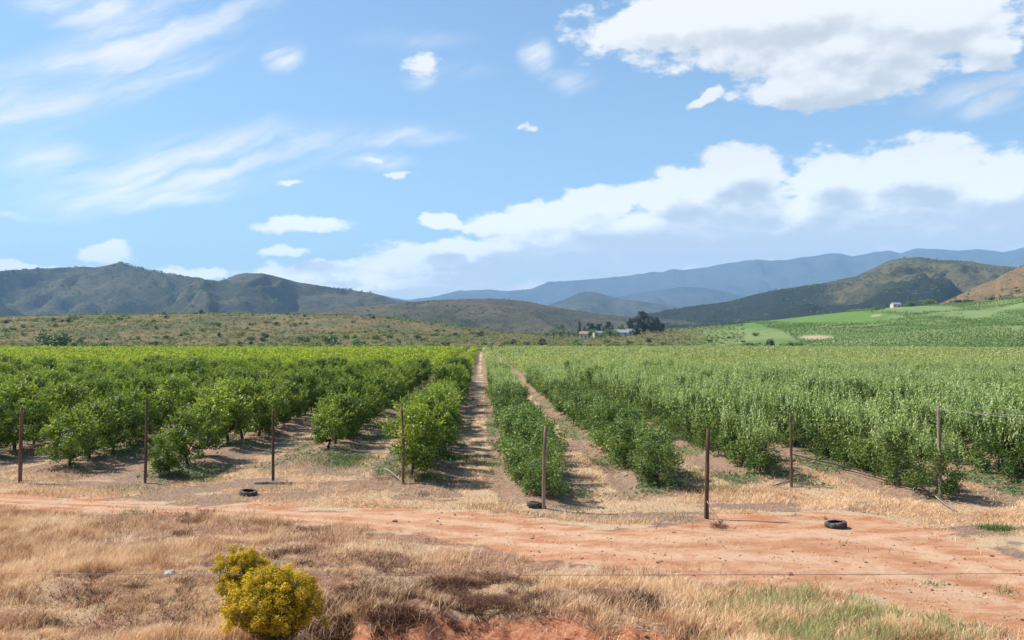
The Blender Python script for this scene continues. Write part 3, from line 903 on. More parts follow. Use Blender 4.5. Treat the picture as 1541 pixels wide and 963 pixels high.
V, Fc = rough_pole([(0, 0, -0.2), (0.02, 0, 1.9)], (0.05, 0.045), 10, 40)
obj("shaft", mesh_np("shaft", V, Fc, WOOD, smooth=True), o)
p_top = POSTS[7]

# pale wire from the right post
x, y, z = hit(1416, 752); d = float(to_cam(x, y)[0]); ztop = z + (752 - 613) * d / F0
xa, ya = from_cam(d - 0.03, (1417 - W0 / 2) / F0 * d); xb, yb = from_cam(d - 2.2, (1700 - W0 / 2) / F0 * d)
pts = [(xa + (xb - xa) * t, ya + (yb - ya) * t, ztop - 0.1 - 0.35 * t - 0.10 * sin(pi * t)) for t in np.linspace(0, 1, 14)]
V, Fc = tube(pts, [0.007] * 14, 5)
tag(obj("trellis_wire", mesh_np("trellis_wire", V, Fc, wire_mat("pale_wire", (0.62, 0.55, 0.48), 0.5, 0.2), smooth=True)), "pale taut wire running from the right post across the pale green rows", "wire")


def stick(name, a, b, rad, mat, label, cat, seed, group=None, bend=0.05, twigs=0):
    r = np.random.default_rng(seed)
    a = np.array(a, float); b = np.array(b, float)
    n = 9
    t = np.linspace(0, 1, n)[:, None]
    pts = a + (b - a) * t + np.sin(pi * t) * r.normal(size=3) * bend
    parts = [tube(pts, np.linspace(rad, rad * 0.6, n), 7)]
    for _ in range(twigs):
        s0 = pts[int(r.integers(1, n - 1))]
        parts.append(tube([s0, s0 + r.normal(size=3) * 0.08, s0 + r.normal(size=3) * np.array([.25, .25, .06]) + np.array([0, 0, .06])], [rad * .4, rad * .3, rad * .15], 5))
    V, Fc = join(parts)
    return tag(obj(name, mesh_np(name, V, Fc, mat, smooth=True)), label, cat, group)


def g3(px, py, dz=0.0):
    x, y, z = hit(px, py)
    return (x, y, z + dz)


stick("fallen_log", g3(383, 729, .05), g3(440, 729, .05), 0.06, DEADWOOD, "grey log lying across the foot of the straight dark post", "log", 1, twigs=2)
stick("stick", g3(1083, 788, .02), g3(1064, 782, .50), 0.022, DEADWOOD, "short stick leaning against the foot of the dark brown post", "stick", 2)
stick("stick", g3(1163, 732, .03), g3(1207, 722, .20), 0.03, DEADWOOD, "grey stick lying slanted behind the thin post by the pipe", "stick", 3, twigs=1)
stick("stick", g3(579, 716, .25), g3(607, 730, .04), 0.025, DEADWOOD, "thin stick propped slanting towards the post at the centre strip", "stick", 4)
stick("stick", g3(1398, 742, .12), g3(1440, 772, .03), 0.025, DEADWOOD, "bent stick in dry grass near the post with the pale wire", "stick", 5, bend=.12)
stick("stick", g3(818, 762, .03), g3(838, 765, .04), 0.03, DEADWOOD, "pale stub of wood behind the post with the tyre", "stick", 6)
PIPE = bark_mat("black_plastic_pipe", (0.02, 0.018, 0.018), (0.09, 0.07, 0.06), 6, 1.0, 0.002)
pp = [g3(a, b, .18) for a, b in ((1190, 690), (1230, 700), (1290, 714), (1340, 728), (1385, 742), (1402, 752))]
V, Fc = tube(pp, [0.03] * 6, 7)
tag(obj("irrigation_pipe", mesh_np("irrigation_pipe", V, Fc, PIPE, smooth=True)), "dark irrigation pipe along the foot of the dense right row", "pipe")


def tyre_mat():
    m, nt, out = new_mat("dusty_rubber")
    p = nt.node('ShaderNodeTexCoord').outputs['Object']
    nn = nt.noise(p, 7, 5, 0.7)
    principled(nt, out, nt.mix(nt.rmp(nn, 0.45, 0.75), (0.03, 0.03, 0.032), (0.24, 0.18, 0.145)), 0.8, 0.3, bump(nt, nn, .5, .01))
    return m


TYRE = tyre_mat()


def tyre_mesh(Ro=0.29, w=0.17):
    # cross-section from inner bead over the sidewall, shoulder and tread
    prof = [(0.175, -.5), (0.185, -.56), (0.23, -.6), (0.272, -.5), (0.288, -.36), (0.29, 0), (0.288, .36), (0.272, .5), (0.23, .6), (0.185, .56), (0.175, .5), (0.182, .42), (0.225, .5), (0.262, .36), (0.27, 0), (0.262, -.36), (0.225, -.5), (0.182, -.42)]
    n = 72; V = []; Fc = []; k = len(prof)
    for i in range(n):
        a = 2 * pi * i / n
        for j, (rr, zz) in enumerate(prof):
            q = rr - (0.008 if (3 <= j <= 7 and i % 3 == 0) else 0)
            V.append((q * cos(a), q * sin(a), zz * w))
    for i in range(n):
        for j in range(k):
            Fc.append((i * k + j, ((i + 1) % n) * k + j, ((i + 1) % n) * k + (j + 1) % k, i * k + (j + 1) % k))
    return mesh_np("old_tyre", np.array(V), np.array(Fc), TYRE, smooth=True)


TM = tyre_mesh()
for px, py, tilt, s, lab in ((1262, 797, (4, -5), 0.98, "old black tyre lying alone on the red dirt"),
                          (371, 747, (7, 3), 0.95, "old tyre in dry grass in front of the log"),
                          (806, 767, (6, 4), 0.85, "worn tyre lying at the foot of the pale post")):
    x, y, z = hit(px, py)
    x, y = x + FX * 0.2, y + FY * 0.2
    o = obj("old_tyre", TM, None, (x, y, float(zg(x, y)) + 0.065)); o.rotation_euler = (R(tilt[0]), R(tilt[1]), px)
    o.scale = (s, s, s * 0.9); tag(o, lab, "tyre", "old tyres along the dirt road")


def stone_mat(name, a, b):
    m, nt, out = new_mat(name)
    p = nt.node('ShaderNodeTexCoord').outputs['Object']
    n = nt.noise(p, 5, 6, 0.7)
    principled(nt, out, nt.mix(nt.rmp(n, .3, .7), a, b), 0.9, 0.2, bump(nt, n, .8, .03))
    return m


PALE_ST = stone_mat("pale_stone", (0.30, 0.27, 0.25), (0.50, 0.47, 0.44))
BROWN_ST = stone_mat("red_brown_stone", (0.16, 0.085, 0.055), (0.38, 0.2, 0.13))


def rock_np(r, s, sub=1):
    import bmesh
    bm = bmesh.new(); bmesh.ops.create_icosphere(bm, subdivisions=sub, radius=1)
    V = np.array([v.co[:] for v in bm.verts]); Fc = np.array([[v.index for v in f.verts] for f in bm.faces]); bm.free()
    for _ in range(5):
        n = unit(r.normal(size=3)); lim = r.uniform(.45, .8)
        dd = V @ n
        V = V - np.outer(np.maximum(dd - lim, 0), n)
    V = V * (1 + r.normal(size=(len(V), 1)) * 0.05) * np.array(s)
    return V, Fc


for i, (px, py, s, mt, lab, fl) in enumerate(((257, 868, (.13, .10, .085), PALE_ST, "pale stone lying in the dry grass left of the yellow bush", .04),
                                          (940, 717, (.14, .11, .10), PALE_ST, "white stone on brown soil under the second row to the right", .04),
                                          (1241, 782, (.10, .07, .05), BROWN_ST, "dark clod of earth just behind the lone tyre", .02),
                                          (1190, 866, (.06, .05, .045), BROWN_ST, "small dark stone on the middle of the dirt road", .02),
                                          (594, 786, (.08, .06, .05), BROWN_ST, "small brown stone on the road left of the centre strip", .02),
                                          (990, 849, (.05, .04, .03), BROWN_ST, "little brown stone below the road where grass begins", .02))):
    V, Fc = rock_np(np.random.default_rng(50 + i), s, 2)
    x, y, z = hit(px, py)
    tag(obj("stone", mesh_np("stone", V, Fc, mt), None, (x, y, z + fl)), lab, "stone")

# pebbles and clods
r = np.random.default_rng(61); parts = []
for _ in range(2600):
    py = r.uniform(740, 960); px = r.uniform(-60, 1600)
    d = float(dep_of(py)); xx, yy = from_cam(d, (px - W0 / 2) / F0 * d)
    if d > dep_of(np.interp(px, *ROAD_U)) + 2: continue
    s = r.gamma(2, 0.006) + 0.008
    V, Fc = rock_np(r, (s, s * r.uniform(.6, 1), s * .6), 1)
    parts.append((V + np.array([xx, yy, float(zg(xx, yy)) + s * .2]), Fc))
V, Fc = join(parts)
tag(obj("pebbles", mesh_np("pebbles", V, Fc, BROWN_ST)), "small brown pebbles and clods strewn over the red dirt road", "pebbles", kind='stuff')

# foreground wire fence (posts stand beyond both edges of the photograph)
wf = empty("wire_fence", (*from_cam(14.0, 0), 0)); wf.rotation_euler = (0, 0, -YAW)
tag(wf, "thin rusty wire stretched low across the foreground in front of the road", "fence")
pts = [(t, 0, 1.22 - 0.10 * (1 - (t / 16) ** 2)) for t in np.linspace(-16, 16, 50)]
V, Fc = tube(pts, [0.0042] * 50, 4)
obj("wire", mesh_np("wire", V, Fc, WIRE, smooth=True), wf)
for sx in (-16, 16):
    gx, gy = from_cam(14.0, sx)
    V, Fc = rough_pole([(sx, 0, float(zg(gx, gy)) - 0.3), (sx, 0, 1.35)], (0.055, 0.05), 10, 70 + sx)
    obj("post", mesh_np("post", V, Fc, WOOD, smooth=True), wf)


# ------------------------------------------------------------------ grasses
def blade_mat(name, cols, trans=0.25):
    m, nt, out = new_mat(name)
    t = attr(nt, 'tint')
    rp_ = nt.node('ShaderNodeValToRGB'); nt.l.new(t, rp_.inputs[0])
    e = rp_.color_ramp.elements
    while len(e) < len(cols): e.new(0.5)
    for i, c in enumerate(cols):
        e[i].position = i / (len(cols) - 1); e[i].color = c + (1,)
    d = nt.node('ShaderNodeBsdfDiffuse'); nt.l.new(rp_.outputs[0], d.inputs[0])
    tr = nt.node('ShaderNodeBsdfTranslucent'); nt.l.new(rp_.outputs[0], tr.inputs[0])
    mx = nt.node('ShaderNodeMixShader'); mx.inputs[0].default_value = trans
    nt.l.new(d.outputs[0], mx.inputs[1]); nt.l.new(tr.outputs[0], mx.inputs[2]); nt.l.new(mx.outputs[0], out.inputs['Surface'])
    return m


def blades(r, X, Y, h, w, tint, spread=0.35, wind=(0.0, 0.0)):
    n = len(X); Z = zg(X, Y) - 0.02
    B = np.stack([X, Y, Z], -1)
    a = r.uniform(0, 2 * pi, n)
    side = np.stack([np.cos(a), np.sin(a), np.zeros(n)], -1) * w[:, None] * 0.5
    ln = r.normal(size=(n, 2)) * spread + np.array(wind)
    tip = B + np.stack([ln[:, 0] * h, ln[:, 1] * h, h * r.uniform(0.8, 1, n)], -1)
    mid = B + (tip - B) * np.array([0.38, 0.38, 0.58])
    V = np.stack([B - side, B + side, mid + side * 0.8, tip, mid - side * 0.8], 1).reshape(-1, 3)
    idx = np.arange(n) * 5
    F1 = np.stack([idx, idx + 1, idx + 2, idx + 4], -1); 
    # the tip triangle is closed by a degenerate-free quad through the middle
    F2 = np.stack([idx + 4, idx + 2, idx + 3], -1)
    return V, F1, F2, np.repeat(tint, 5)


def blade_obj(name, mat, sets, label, cat):
    V = np.concatenate([s[0] for s in sets]); T = np.concatenate([s[3] for s in sets]); o = 0; tri = []
    for s in sets:
        q = s[1] + o; t = s[2] + o; o += len(s[0])
        tri += [q[:, [0, 1, 2]], q[:, [0, 2, 3]], t]
    tri = np.concatenate(tri)
    return tag(obj(name, mesh_np(name, V, tri, mat, T)), label, cat, kind='stuff')


STRAW = blade_mat("dry_straw", [(0.17, 0.075, 0.042), (0.36, 0.19, 0.105), (0.66, 0.42, 0.235), (0.84, 0.62, 0.39)])
GREENB = blade_mat("green_blades", [(0.05, 0.09, 0.025), (0.12, 0.18, 0.05), (0.30, 0.34, 0.11), (0.58, 0.52, 0.26)], 0.35)
BRUSH = blade_mat("dead_brush_twig", [(0.05, 0.026, 0.02), (0.12, 0.06, 0.04), (0.24, 0.13, 0.085), (0.38, 0.23, 0.15)], 0.05)


def scatter(r, n, pxr, pyr):
    px = r.uniform(*pxr, n); d = 1 / r.uniform(1 / dep_of(pyr[0]) ** 1.0, 1 / dep_of(pyr[1]), n)
    x, y = from_cam(d, (px - W0 / 2) / F0 * d)
    return x, y, px, d


r = np.random.default_rng(81)
# foreground bench
x, y, px, d = scatter(r, 620000, (-80, 1620), (758, 1010))
dl = dep_of(np.interp(px, *ROAD_L))
dens = fbm(x / 0.9, y / 0.9, 91, 4); big = fbm(x / 2.6, y / 2.2, 92, 3)
leftness = 1 - sst(px, 200, 620)
cutm = (1 - sst(d + (fbm(x / 1.3, y / 1.3, 5) - 0.5) * 1.6, 15.0, 15.6)) * sst(px, 440, 560) * (1 - sst(px, 950, 1120))
bare = sst(fbm(x / 1.2, y / 0.6, 95, 5, .6), 0.49, 0.56) * (1 - sst(np.abs(px - 560), 250, 520)) * (1 - sst(d, 17.5, 19))
roadside = sst(dl - d + (dens - 0.5) * 1.8, -0.05, 0.8)
prob = roadside * (0.30 + 0.70 * sst(dens, 0.40, 0.58)) * (1 - 0.96 * cutm) * (1 - 0.9 * bare) * (0.72 + 0.28 * leftness)
keep = r.uniform(0, 1, len(x)) < prob * 0.72
x, y, px, d, big, dens, leftness = (v[keep] for v in (x, y, px, d, big, dens, leftness))
h = (0.09 + 0.26 * sst(big, 0.35, 0.65) * r.uniform(0.4, 1.1, len(x))) * (0.85 + 0.3 * leftness)
w = r.uniform(0.006, 0.014, len(x))
tint = np.clip(0.84 + (fbm(x / 0.45, y / 0.4, 97, 5, .7) - 0.5) * 1.9 + (fbm(x / 2.2, y / 1.6, 98, 3) - .5) * .7 + r.normal(size=len(x)) * 0.17 - 0.06 * leftness, 0, 1)
sets = [blades(r, x, y, h, w, tint, 0.42, (0.12, 0.0))]
# headland between road and rows, and the strips between rows
x, y, px, d = scatter(r, 420000, (-80, 1620), (528, 805))
du = dep_of(np.interp(px, *ROAD_U))
inor = sst(y + (fbm(x / 2.2, y / 2.2, 31) - 0.5) * 1.6, row_start(x) - 1.5, row_start(x) + 0.8)
rp = row_pattern(x); half = np.where(x < -0.4, 2.2, 2.06)
mid = 1 - sst(np.abs(half - rp) + (fbm(x / 0.8, y / 2.5, 8) - 0.5) * 0.8, 0.3, 0.7)
prob = (d > du) * ((1 - inor) * sst(fbm(x / 2.0, y / 1.1, 14) + .04 + .08 * sst(px, 1150, 1400), 0.40, 0.60) + inor * mid * 0.9 * sst(fbm(x / 1.5, y / 3, 12), 0.34, 0.52) + 0.06)
keep = (r.uniform(0, 1, len(x)) < prob) & (d < 70)
x, y, d = x[keep], y[keep], d[keep]
h = 0.05 + 0.17 * r.uniform(0.3, 1, len(x)) * sst(fbm(x / 1.8, y / 1.8, 15), 0.3, 0.7)
w = r.uniform(0.010, 0.020, len(x)) * np.clip(d / 26, 1, 2.5)
tint = np.clip(0.76 + r.normal(size=len(x)) * 0.18 + (fbm(x / 1.2, y / 1.2, 99) - 0.5) * 0.6, 0, 1)
sets.append(blades(r, x, y, h, w, tint, 0.6, (0.15, 0)))
x, y, px, d = scatter(r, 160000, (-80, 1620), (745, 905))
du = dep_of(np.interp(px, *ROAD_U)); dl = dep_of(np.interp(px, *ROAD_L))
edge = np.exp(-(np.minimum(np.abs(d - du), np.abs(d - dl)) / .55) ** 2)
prob = (.55 * edge + .28 * sst(fbm(x / 1.8, y / .9, 87), .58, .66) + .02) * sst(fbm(x / .28, y / .28, 88, 3), .54, .64)
keep = r.uniform(0, 1, len(x)) < prob * .5
x, y = x[keep], y[keep]
sets.append(blades(r, x, y, .04 + .12 * r.uniform(0, 1, len(x)), r.uniform(.008, .016, len(x)), np.clip(.72 + r.normal(size=len(x)) * .2, 0, 1), .6, (.1, 0)))
blade_obj("dry_grass", STRAW, sets, "dry straw-coloured grass covering the foreground bank and road verge", "grass")

# green grass at the lower right, a few green tufts by the road
x, y, px, d = scatter(r, 60000, (1040, 1500), (890, 1010))
prob = np.exp(-((px - 1260) / 150) ** 2) * sst(fbm(x / .6, y / .6, 33), .36, .55) * sst(dep_of(np.interp(px, *ROAD_L)) - d, 0.1, 0.9)
keep = r.uniform(0, 1, len(x)) < prob * .65
x, y, px = x[keep], y[keep], px[keep]
sets = [blades(r, x, y, 0.16 + .26 * r.uniform(0, 1, len(x)), r.uniform(.005, .012, len(x)), np.clip(.72 + r.normal(size=len(x)) * .25, 0, 1), .35, (.12, 0))]
for cx, cy_, rad, n in ((300, 722, .5, 900), (190, 738, .6, 350), (1500, 797, .22, 900), (510, 700, .9, 1800), (640, 718, .5, 1500), (530, 690, .7, 1500), (690, 690, .4, 900), (870, 772, .4, 90),
                        (1030, 715, .9, 1500), (1085, 736, .5, 700), (745, 640, .5, 700), (740, 700, .4, 500), (745, 765, .6, 130), (960, 770, .5, 110), (1005, 778, .5, 90), (720, 735, .3, 120), (1290, 826, .5, 30), (1405, 880, .15, 60), (1510, 892, .2, 70), (205, 772, .4, 200), (560, 660, .9, 1200), (600, 640, .6, 800)):
    gx, gy, _ = hit(cx, cy_)
    xx = gx + r.normal(size=n) * rad; yy = gy + r.normal(size=n) * rad * .8
    sets.append(blades(r, xx, yy, .05 + .15 * r.uniform(0, 1, n), r.uniform(.007, .018, n), np.clip(.33 + r.normal(size=n) * .2, 0, 1), .6))
blade_obj("green_grass", GREENB, sets, "tufts of fresh green grass and weeds by the road", "grass")

# weeds under the rows: broad leaves low on the ground
x, y, px, d = scatter(r, 190000, (-60, 1600), (530, 770))
keep = (y > row_start(x)) & (r.uniform(0, 1, len(x)) < 0.55 * sst(fbm(x / 2.2, y / 2.5, 44), 0.43, 0.58) * (1 - 0.85 * (np.abs(np.where(x < -.4, 2.2, 2.06) - row_pattern(x)) < .5))) & (d < 90)
x, y = x[keep], y[keep]; n = len(x)
C = np.stack([x, y, zg(x, y) + r.uniform(0.01, 0.2, n)], -1)
A, B = leaf_set(C, np.tile([0, 0, 1.0], (n, 1)), 0.07, r, 0.4)
V, Fc, T = quads_from(C, A, B, np.clip(.45 + r.normal(size=n) * .22, 0, 1))
L_weed = leaf_mat("weed_leaf", (0.035, 0.075, 0.025), (0.075, 0.14, 0.045), (0.15, 0.23, 0.09), 0.25, 0.6)
tag(obj("weeds", mesh_np("weeds", V, Fc, L_weed, T)), "low green weeds growing on the soil beneath the orchard rows", "weeds", kind='stuff')

# dead brush and twigs: dark tangled patches
sets = []
for cx, cy_, rx_, ry_, n in ((210, 890, 1.0, .35, 2600), (130, 870, .6, .3, 900), (520, 925, .45, .7, 1600), (740, 905, 1.3, .25, 1800), (960, 905, .5, .2, 1500), (600, 900, 1.0, .5, 1500), (860, 915, .8, .2, 900),
                            (160, 790, .9, .4, 900), (260, 805, .8, .3, 900), (440, 830, .5, .3, 700), (70, 940, .5, .2, 700), (650, 925, .8, .2, 1100), (1000, 920, .6, .2, 700), (330, 850, .4, .3, 400), (215, 893, .9, .4, 5000), (525, 935, .5, .8, 7000), (790, 912, 1.7, .35, 13000), (620, 925, 1.0, .4, 6000), (965, 905, .6, .25, 3500), (600, 900, 1.2, .5, 3500), (440, 845, .6, .3, 1500), (700, 880, 1.2, .3, 3000), (300, 780, 1.2, .6, 2500), (480, 800, .8, .5, 1500), (90, 830, 1.0, .6, 1800), (560, 860, 1.1, .6, 2200), (680, 880, 1.2, .5, 2200), (250, 930, 1.0, .4, 1800), (400, 790, .8, .4, 1200), (30, 900, .8, .5, 1200), (800, 870, .9, .3, 1200),
                            (600, 715, 1.0, .6, 1500), (1050, 740, .9, .7, 1400), (900, 700, .8, 1.0, 1200), (100, 710, 1.2, .6, 1600), (270, 722, .7, .4, 900), (1200, 735, .8, .4, 900), (1080, 793, .4, .25, 500), (640, 745, .6, .3, 400)):
    gx, gy, _ = hit(cx, cy_)
    xx = gx + r.normal(size=n) * rx_ * .6; yy = gy + r.normal(size=n) * ry_ * .8
    kp = fbm(xx / .35, yy / .35, 66, 3) > .5; xx, yy = xx[kp], yy[kp]; n = len(xx)
    sets.append(blades(r, xx, yy, .05 + .16 * r.uniform(0, 1, n), r.uniform(.005, .013, n), np.clip(.4 + r.normal(size=n) * .25, 0, 1), 1.1))
blade_obj("dead_brush", BRUSH, sets, "dark dead twigs and brush tangled over the bare soil patches", "brush")

# ------------------------------------------------------------------ yellow shrubs in the foreground
L_yel = leaf_mat("yellow_shrub_tip", (0.10, 0.08, 0.010), (0.40, 0.29, 0.014), (0.74, 0.50, 0.03), 0.3, 0.6, 0.2, 0.0)


def yellow_bush(px, py, depth, w_m, h_m, nclump, nleaf, seed, label, dz=0):
    r = np.random.default_rng(seed)
    x, y, z = at_depth(px, depth)
    o = empty("yellow_shrub", (x, y, z)); tag(o, label, "shrub")
    k = nclump
    u_ = r.uniform(0, 1, k); th = r.uniform(0, 2 * pi, k); e = np.arcsin(r.uniform(-0.25, 1, k))
    rad = 0.55 + 0.55 * r.uniform(0, 1, k) ** .7 * (1 + .12 * np.sin(3 * th + seed))
    ctr = np.array([0, 0, h_m * 0.46])
    C = ctr + np.stack([np.cos(th) * np.cos(e) * w_m / 2 * .86, np.sin(th) * np.cos(e) * w_m / 2 * .86, np.sin(e) * h_m * .46], -1) * rad[:, None]
    cl = np.full((k, 3), 0.085) * r.uniform(.7, 1.35, (k, 1)) * (w_m / 1.5) ** .5
    parts = [crown_np(r, C, cl, nleaf, 0.021, 0.42, 0.6, 0.62, 0.35)]
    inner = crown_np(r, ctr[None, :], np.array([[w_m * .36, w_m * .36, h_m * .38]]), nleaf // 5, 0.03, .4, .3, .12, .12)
    V, Fc, T = join(parts + [inner])
    V[:, 2] = np.maximum(V[:, 2], 0.02)
    obj("foliage", mesh_np("foliage", V, Fc, L_yel, T), o)
    st = [tube([(0, 0, -.05), tuple(np.array(c) * np.array([.4, .4, .45])), tuple(c)], [.022, .014, .004], 5) for c in C[::3]]
    V, Fc = join(st)
    obj("stems", mesh_np("stems", V, Fc, DEADWOOD, smooth=True), o)


yellow_bush(419, 945, 14.0, 1.66, 1.33, 240, 30000, 3, "large rounded yellow-green shrub in the foreground grass")
yellow_bush(368, 868, 16.0, 1.28, 1.18, 130, 14000, 4, "smaller yellow shrub peeping out behind the large one")

# ------------------------------------------------------------------ shrubs and trees beyond the orchard
L_bush = leaf_mat("bush_leaf", (0.04, 0.075, 0.016), (0.10, 0.165, 0.03), (0.22, 0.29, 0.06), 0.2)
L_dark = leaf_mat("dark_evergreen_leaf", (0.012, 0.026, 0.014), (0.025, 0.045, 0.020), (0.05, 0.08, 0.03), 0.12)
L_pale = leaf_mat("pale_grey_leaf", (0.09, 0.13, 0.07), (0.16, 0.22, 0.12), (0.26, 0.32, 0.18), 0.2)
L_scrub = leaf_mat("mixed_scrub_leaf", (0.045, 0.07, 0.018), (0.13, 0.18, 0.04), (0.31, 0.29, 0.085), 0.15, 0.9, 0.03)
L_vine = leaf_mat("vine_leaf", (0.06, 0.10, 0.025), (0.13, 0.20, 0.045), (0.24, 0.32, 0.08), 0.25)


def bush_mesh(kind, i):
    r = np.random.default_rng(700 + i)
    k = 12
    th = r.uniform(0, 2 * pi, k); rr = np.sqrt(r.uniform(0, 1, k)) * 0.8
    C = np.stack([rr * np.cos(th), rr * np.sin(th), 0.28 + r.uniform(0, .75, k) * (1 - 0.5 * rr)], -1)
    V, Fc, T = crown_np(r, C, np.full((k, 3), .33) * r.uniform(.7, 1.2, (k, 1)), 900, 0.075, .55, .4, .5, .45)
    V[:, 2] = np.maximum(V[:, 2], 0)
    mt = {'bush': L_bush, 'dark': L_dark, 'pale': L_pale}[kind]
    return mesh_np("foliage", V, Fc, mt, T)


BUSH = {k: [bush_mesh(k, 10 * j + i) for i in range(3)] for j, k in enumerate(('bush', 'dark', 'pale'))}
stem_d = join([tube([(0, 0, -.2), (.1 * cos(a), .1 * sin(a), .3), (.45 * cos(a), .45 * sin(a), .75)], [.05, .035, .012], 5) for a in (0, 1.3, 2.5, 3.7, 5)])
STEM = mesh_np("stems", stem_d[0], stem_d[1], BARK)


def bush(px, d, w_px, h_px, kind, label, group=None, name="bush"):
    x, y, z = at_depth(px, d)
    s = w_px * d / F0 / 2.1; sh = h_px * d / F0 / 1.15
    o = empty(name, (x, y, z - 0.1), random.uniform(0, 6.28), (s, s, sh))
    tag(o, label, name, group)
    obj("foliage", random.choice(BUSH[kind]), o); obj("stems", STEM, o)
    return o


random.seed(11)
uniq = [(88, 380, 66, 33, 'bush', "large round green bush behind the left orchard, biggest there"),
        (40, 395, 40, 12, 'bush', "spreading green bush just left of the large round bush"),
        (135, 398, 34, 9, 'bush', "low green bush just right of the large round bush"),
        (303, 700, 14, 8, 'dark', "dark round bush on the crest of the scrub slope"),
        (498, 440, 44, 14, 'bush', "wide green bush behind the middle of the left orchard"),
        (455, 450, 34, 12, 'bush', "green bush left of the wide one behind the orchard"),
        (540, 430, 30, 12, 'bush', "bright green bush right of the wide one behind the orchard"),
        (585, 420, 26, 10, 'pale', "small pale bush above the left rows' far end"),
        (1158, 400, 22, 17, 'dark', "dark upright bush at left end of the hedge below the vineyard"),
        (1180, 398, 36, 13, 'bush', "broad green bush beside the dark upright one below the vineyard"),
        (1203, 396, 24, 12, 'bush', "green bush ending the hedge below the vineyard"),
        (803, 385, 18, 9, 'dark', "small dark bush at the far end of the right rows"),
        (1005, 400, 22, 8, 'dark', "dark low bush in the field right of the farm"),
        (1030, 395, 18, 8, 'dark', "dark little bush right of the dark low one"),
        (980, 430, 30, 8, 'pale', "grey-green bush in front of the farm"),
        (935, 420, 30, 9, 'bush', "green bush below the farmhouses"),
        (1000, 440, 30, 9, 'pale', "wide pale bush right below the dark farm trees"),
        (1130, 430, 40, 8, 'bush', "long low bush left of the hedge below the vineyard"),
        (1400, 745, 34, 12, 'bush', "bright green bush on the vineyard crest"),
        (1372, 740, 26, 8, 'bush', "smaller bush left of the bright one on the vineyard crest"),
        (1494, 760, 16, 9, 'dark', "dark round bush at the foot of the brown hillside"),
        (1450, 750, 36, 7, 'dark', "low dark bush between the crest bush and brown hillside"),
        (1320, 690, 26, 6, 'bush', "low bush beside the bare patch in the vineyard"),
        (1520, 700, 46, 8, 'bush', "long green bush under the brown hillside at right edge")]
for q in uniq: bush(*q)
for k_ in range(40):
    bush(1222 + k_ * 9.5 + random.uniform(-2, 2), float(fend(1222 + k_ * 9.5)) + 8 + random.uniform(-1, 1), random.uniform(8, 12), random.uniform(6, 9), random.choice(['dark', 'bush']), "small dark bush in the dotted hedge line below the vineyard", "bushes in the dotted hedge below the vineyard")
kinds = {'bush': "green bush on the brown scrub slope behind the left orchard", 'dark': "dark green bush on the brown scrub slope behind the left orchard", 'pale': "pale grey-green bush on the brown scrub slope behind the left orchard"}
for _ in range(160):
    d = 375 + 340 * random.random() ** 1.3; px = random.uniform(0, 760)
    kd = random.choice(['bush', 'bush', 'dark', 'dark', 'pale'])
    w = random.uniform(2.5, 6.0) * F0 / d
    bush(px, d, w, w * random.uniform(.4, .6), kd, kinds[kd], "scattered bushes on the scrub slope")
for _ in range(34):
    d = 385 + 140 * random.random(); px = random.uniform(770, 1140)
    kd = random.choice(['bush', 'bush', 'dark', 'pale', 'pale'])
    w = random.uniform(3, 7) * F0 / d
    bush(px, d, w, w * random.uniform(.35, .5), kd, {'bush': "green bush in the band of bushes beyond the right orchard", 'dark': "dark bush in the band of bushes beyond the right orchard", 'pale': "pale bush in the band of bushes beyond the right orchard"}[kd], "bushes in the band beyond the right orchard")


def tree_mesh(kind, i):
    r = np.random.default_rng(800 + i)
    if kind == 'pine':       # broad dark evergreen, unit height
        k = 40; hh = r.uniform(0.15, 0.95, k); th = r.uniform(0, 2 * pi, k)
        rr = 0.42 * np.sin(pi * np.clip((hh - .08) / .95, 0, 1)) ** .7 * np.sqrt(r.uniform(.2, 1, k))
        C = np.stack([rr * np.cos(th), rr * np.sin(th), hh], -1); rad = np.full((k, 3), .11) * r.uniform(.7, 1.4, (k, 1)); n, sz, mt = 4200, .024, L_dark
    elif kind == 'cypress':
        k = 22; hh = np.linspace(.08, .97, k); th = r.uniform(0, 2 * pi, k)
        rr = .05 * (1 - hh * .8)
        C = np.stack([rr * np.cos(th), rr * np.sin(th), hh], -1); rad = np.stack([.13 * (1.05 - hh)] * 2 + [np.full(k, .06)], -1) + .015; n, sz, mt = 1800, .02, L_dark
    else:                     # rounded leafy tree
        k = 20; hh = r.uniform(.3, .9, k); th = r.uniform(0, 2 * pi, k)
        rr = .40 * np.sin(pi * np.clip((hh - .1) / .9, 0, 1)) ** .6 * np.sqrt(r.uniform(.1, 1, k))
        C = np.stack([rr * np.cos(th), rr * np.sin(th), hh], -1); rad = np.full((k, 3), .13) * r.uniform(.7, 1.2, (k, 1)); n, sz = 1800, .026
        mt = L_pale if kind == 'pale' else L_bush
    V, Fc, T = crown_np(r, C, rad, n, sz, .55, .3, .5, .45)
    tr = [tube([(0, 0, -.03), (.01, 0, .3), (0, .01, .7)], [.03, .022, .008], 7)] + [tube([(0, 0, .2 + .02 * j), tuple(C[j] * np.array([.5, .5, .8])), tuple(C[j])], [.012, .008, .003], 5) for j in range(0, k, 3)]
    tv, tf = join(tr)
    return mesh_np("crown", V, Fc, mt, T), mesh_np("trunk", tv, tf, BARK)


TREES = {k: tree_mesh(k, i) for i, k in enumerate(('pine', 'cypress', 'round', 'pale'))}


def far_tree(px, d, w_px, h_px, kind, name, label, cat="tree", group=None):
    x, y, z = at_depth(px, d)
    h = h_px * d / F0; w = w_px * d / F0
    base = {'pine': .95, 'cypress': .3, 'round': .9, 'pale': .9}[kind]
    o = empty(name, (x, y, z - .1), random.uniform(0, 6.28), (w / base, w / base, h)); tag(o, label, cat, group)
    obj("crown", TREES[kind][0], o); obj("trunk", TREES[kind][1], o)


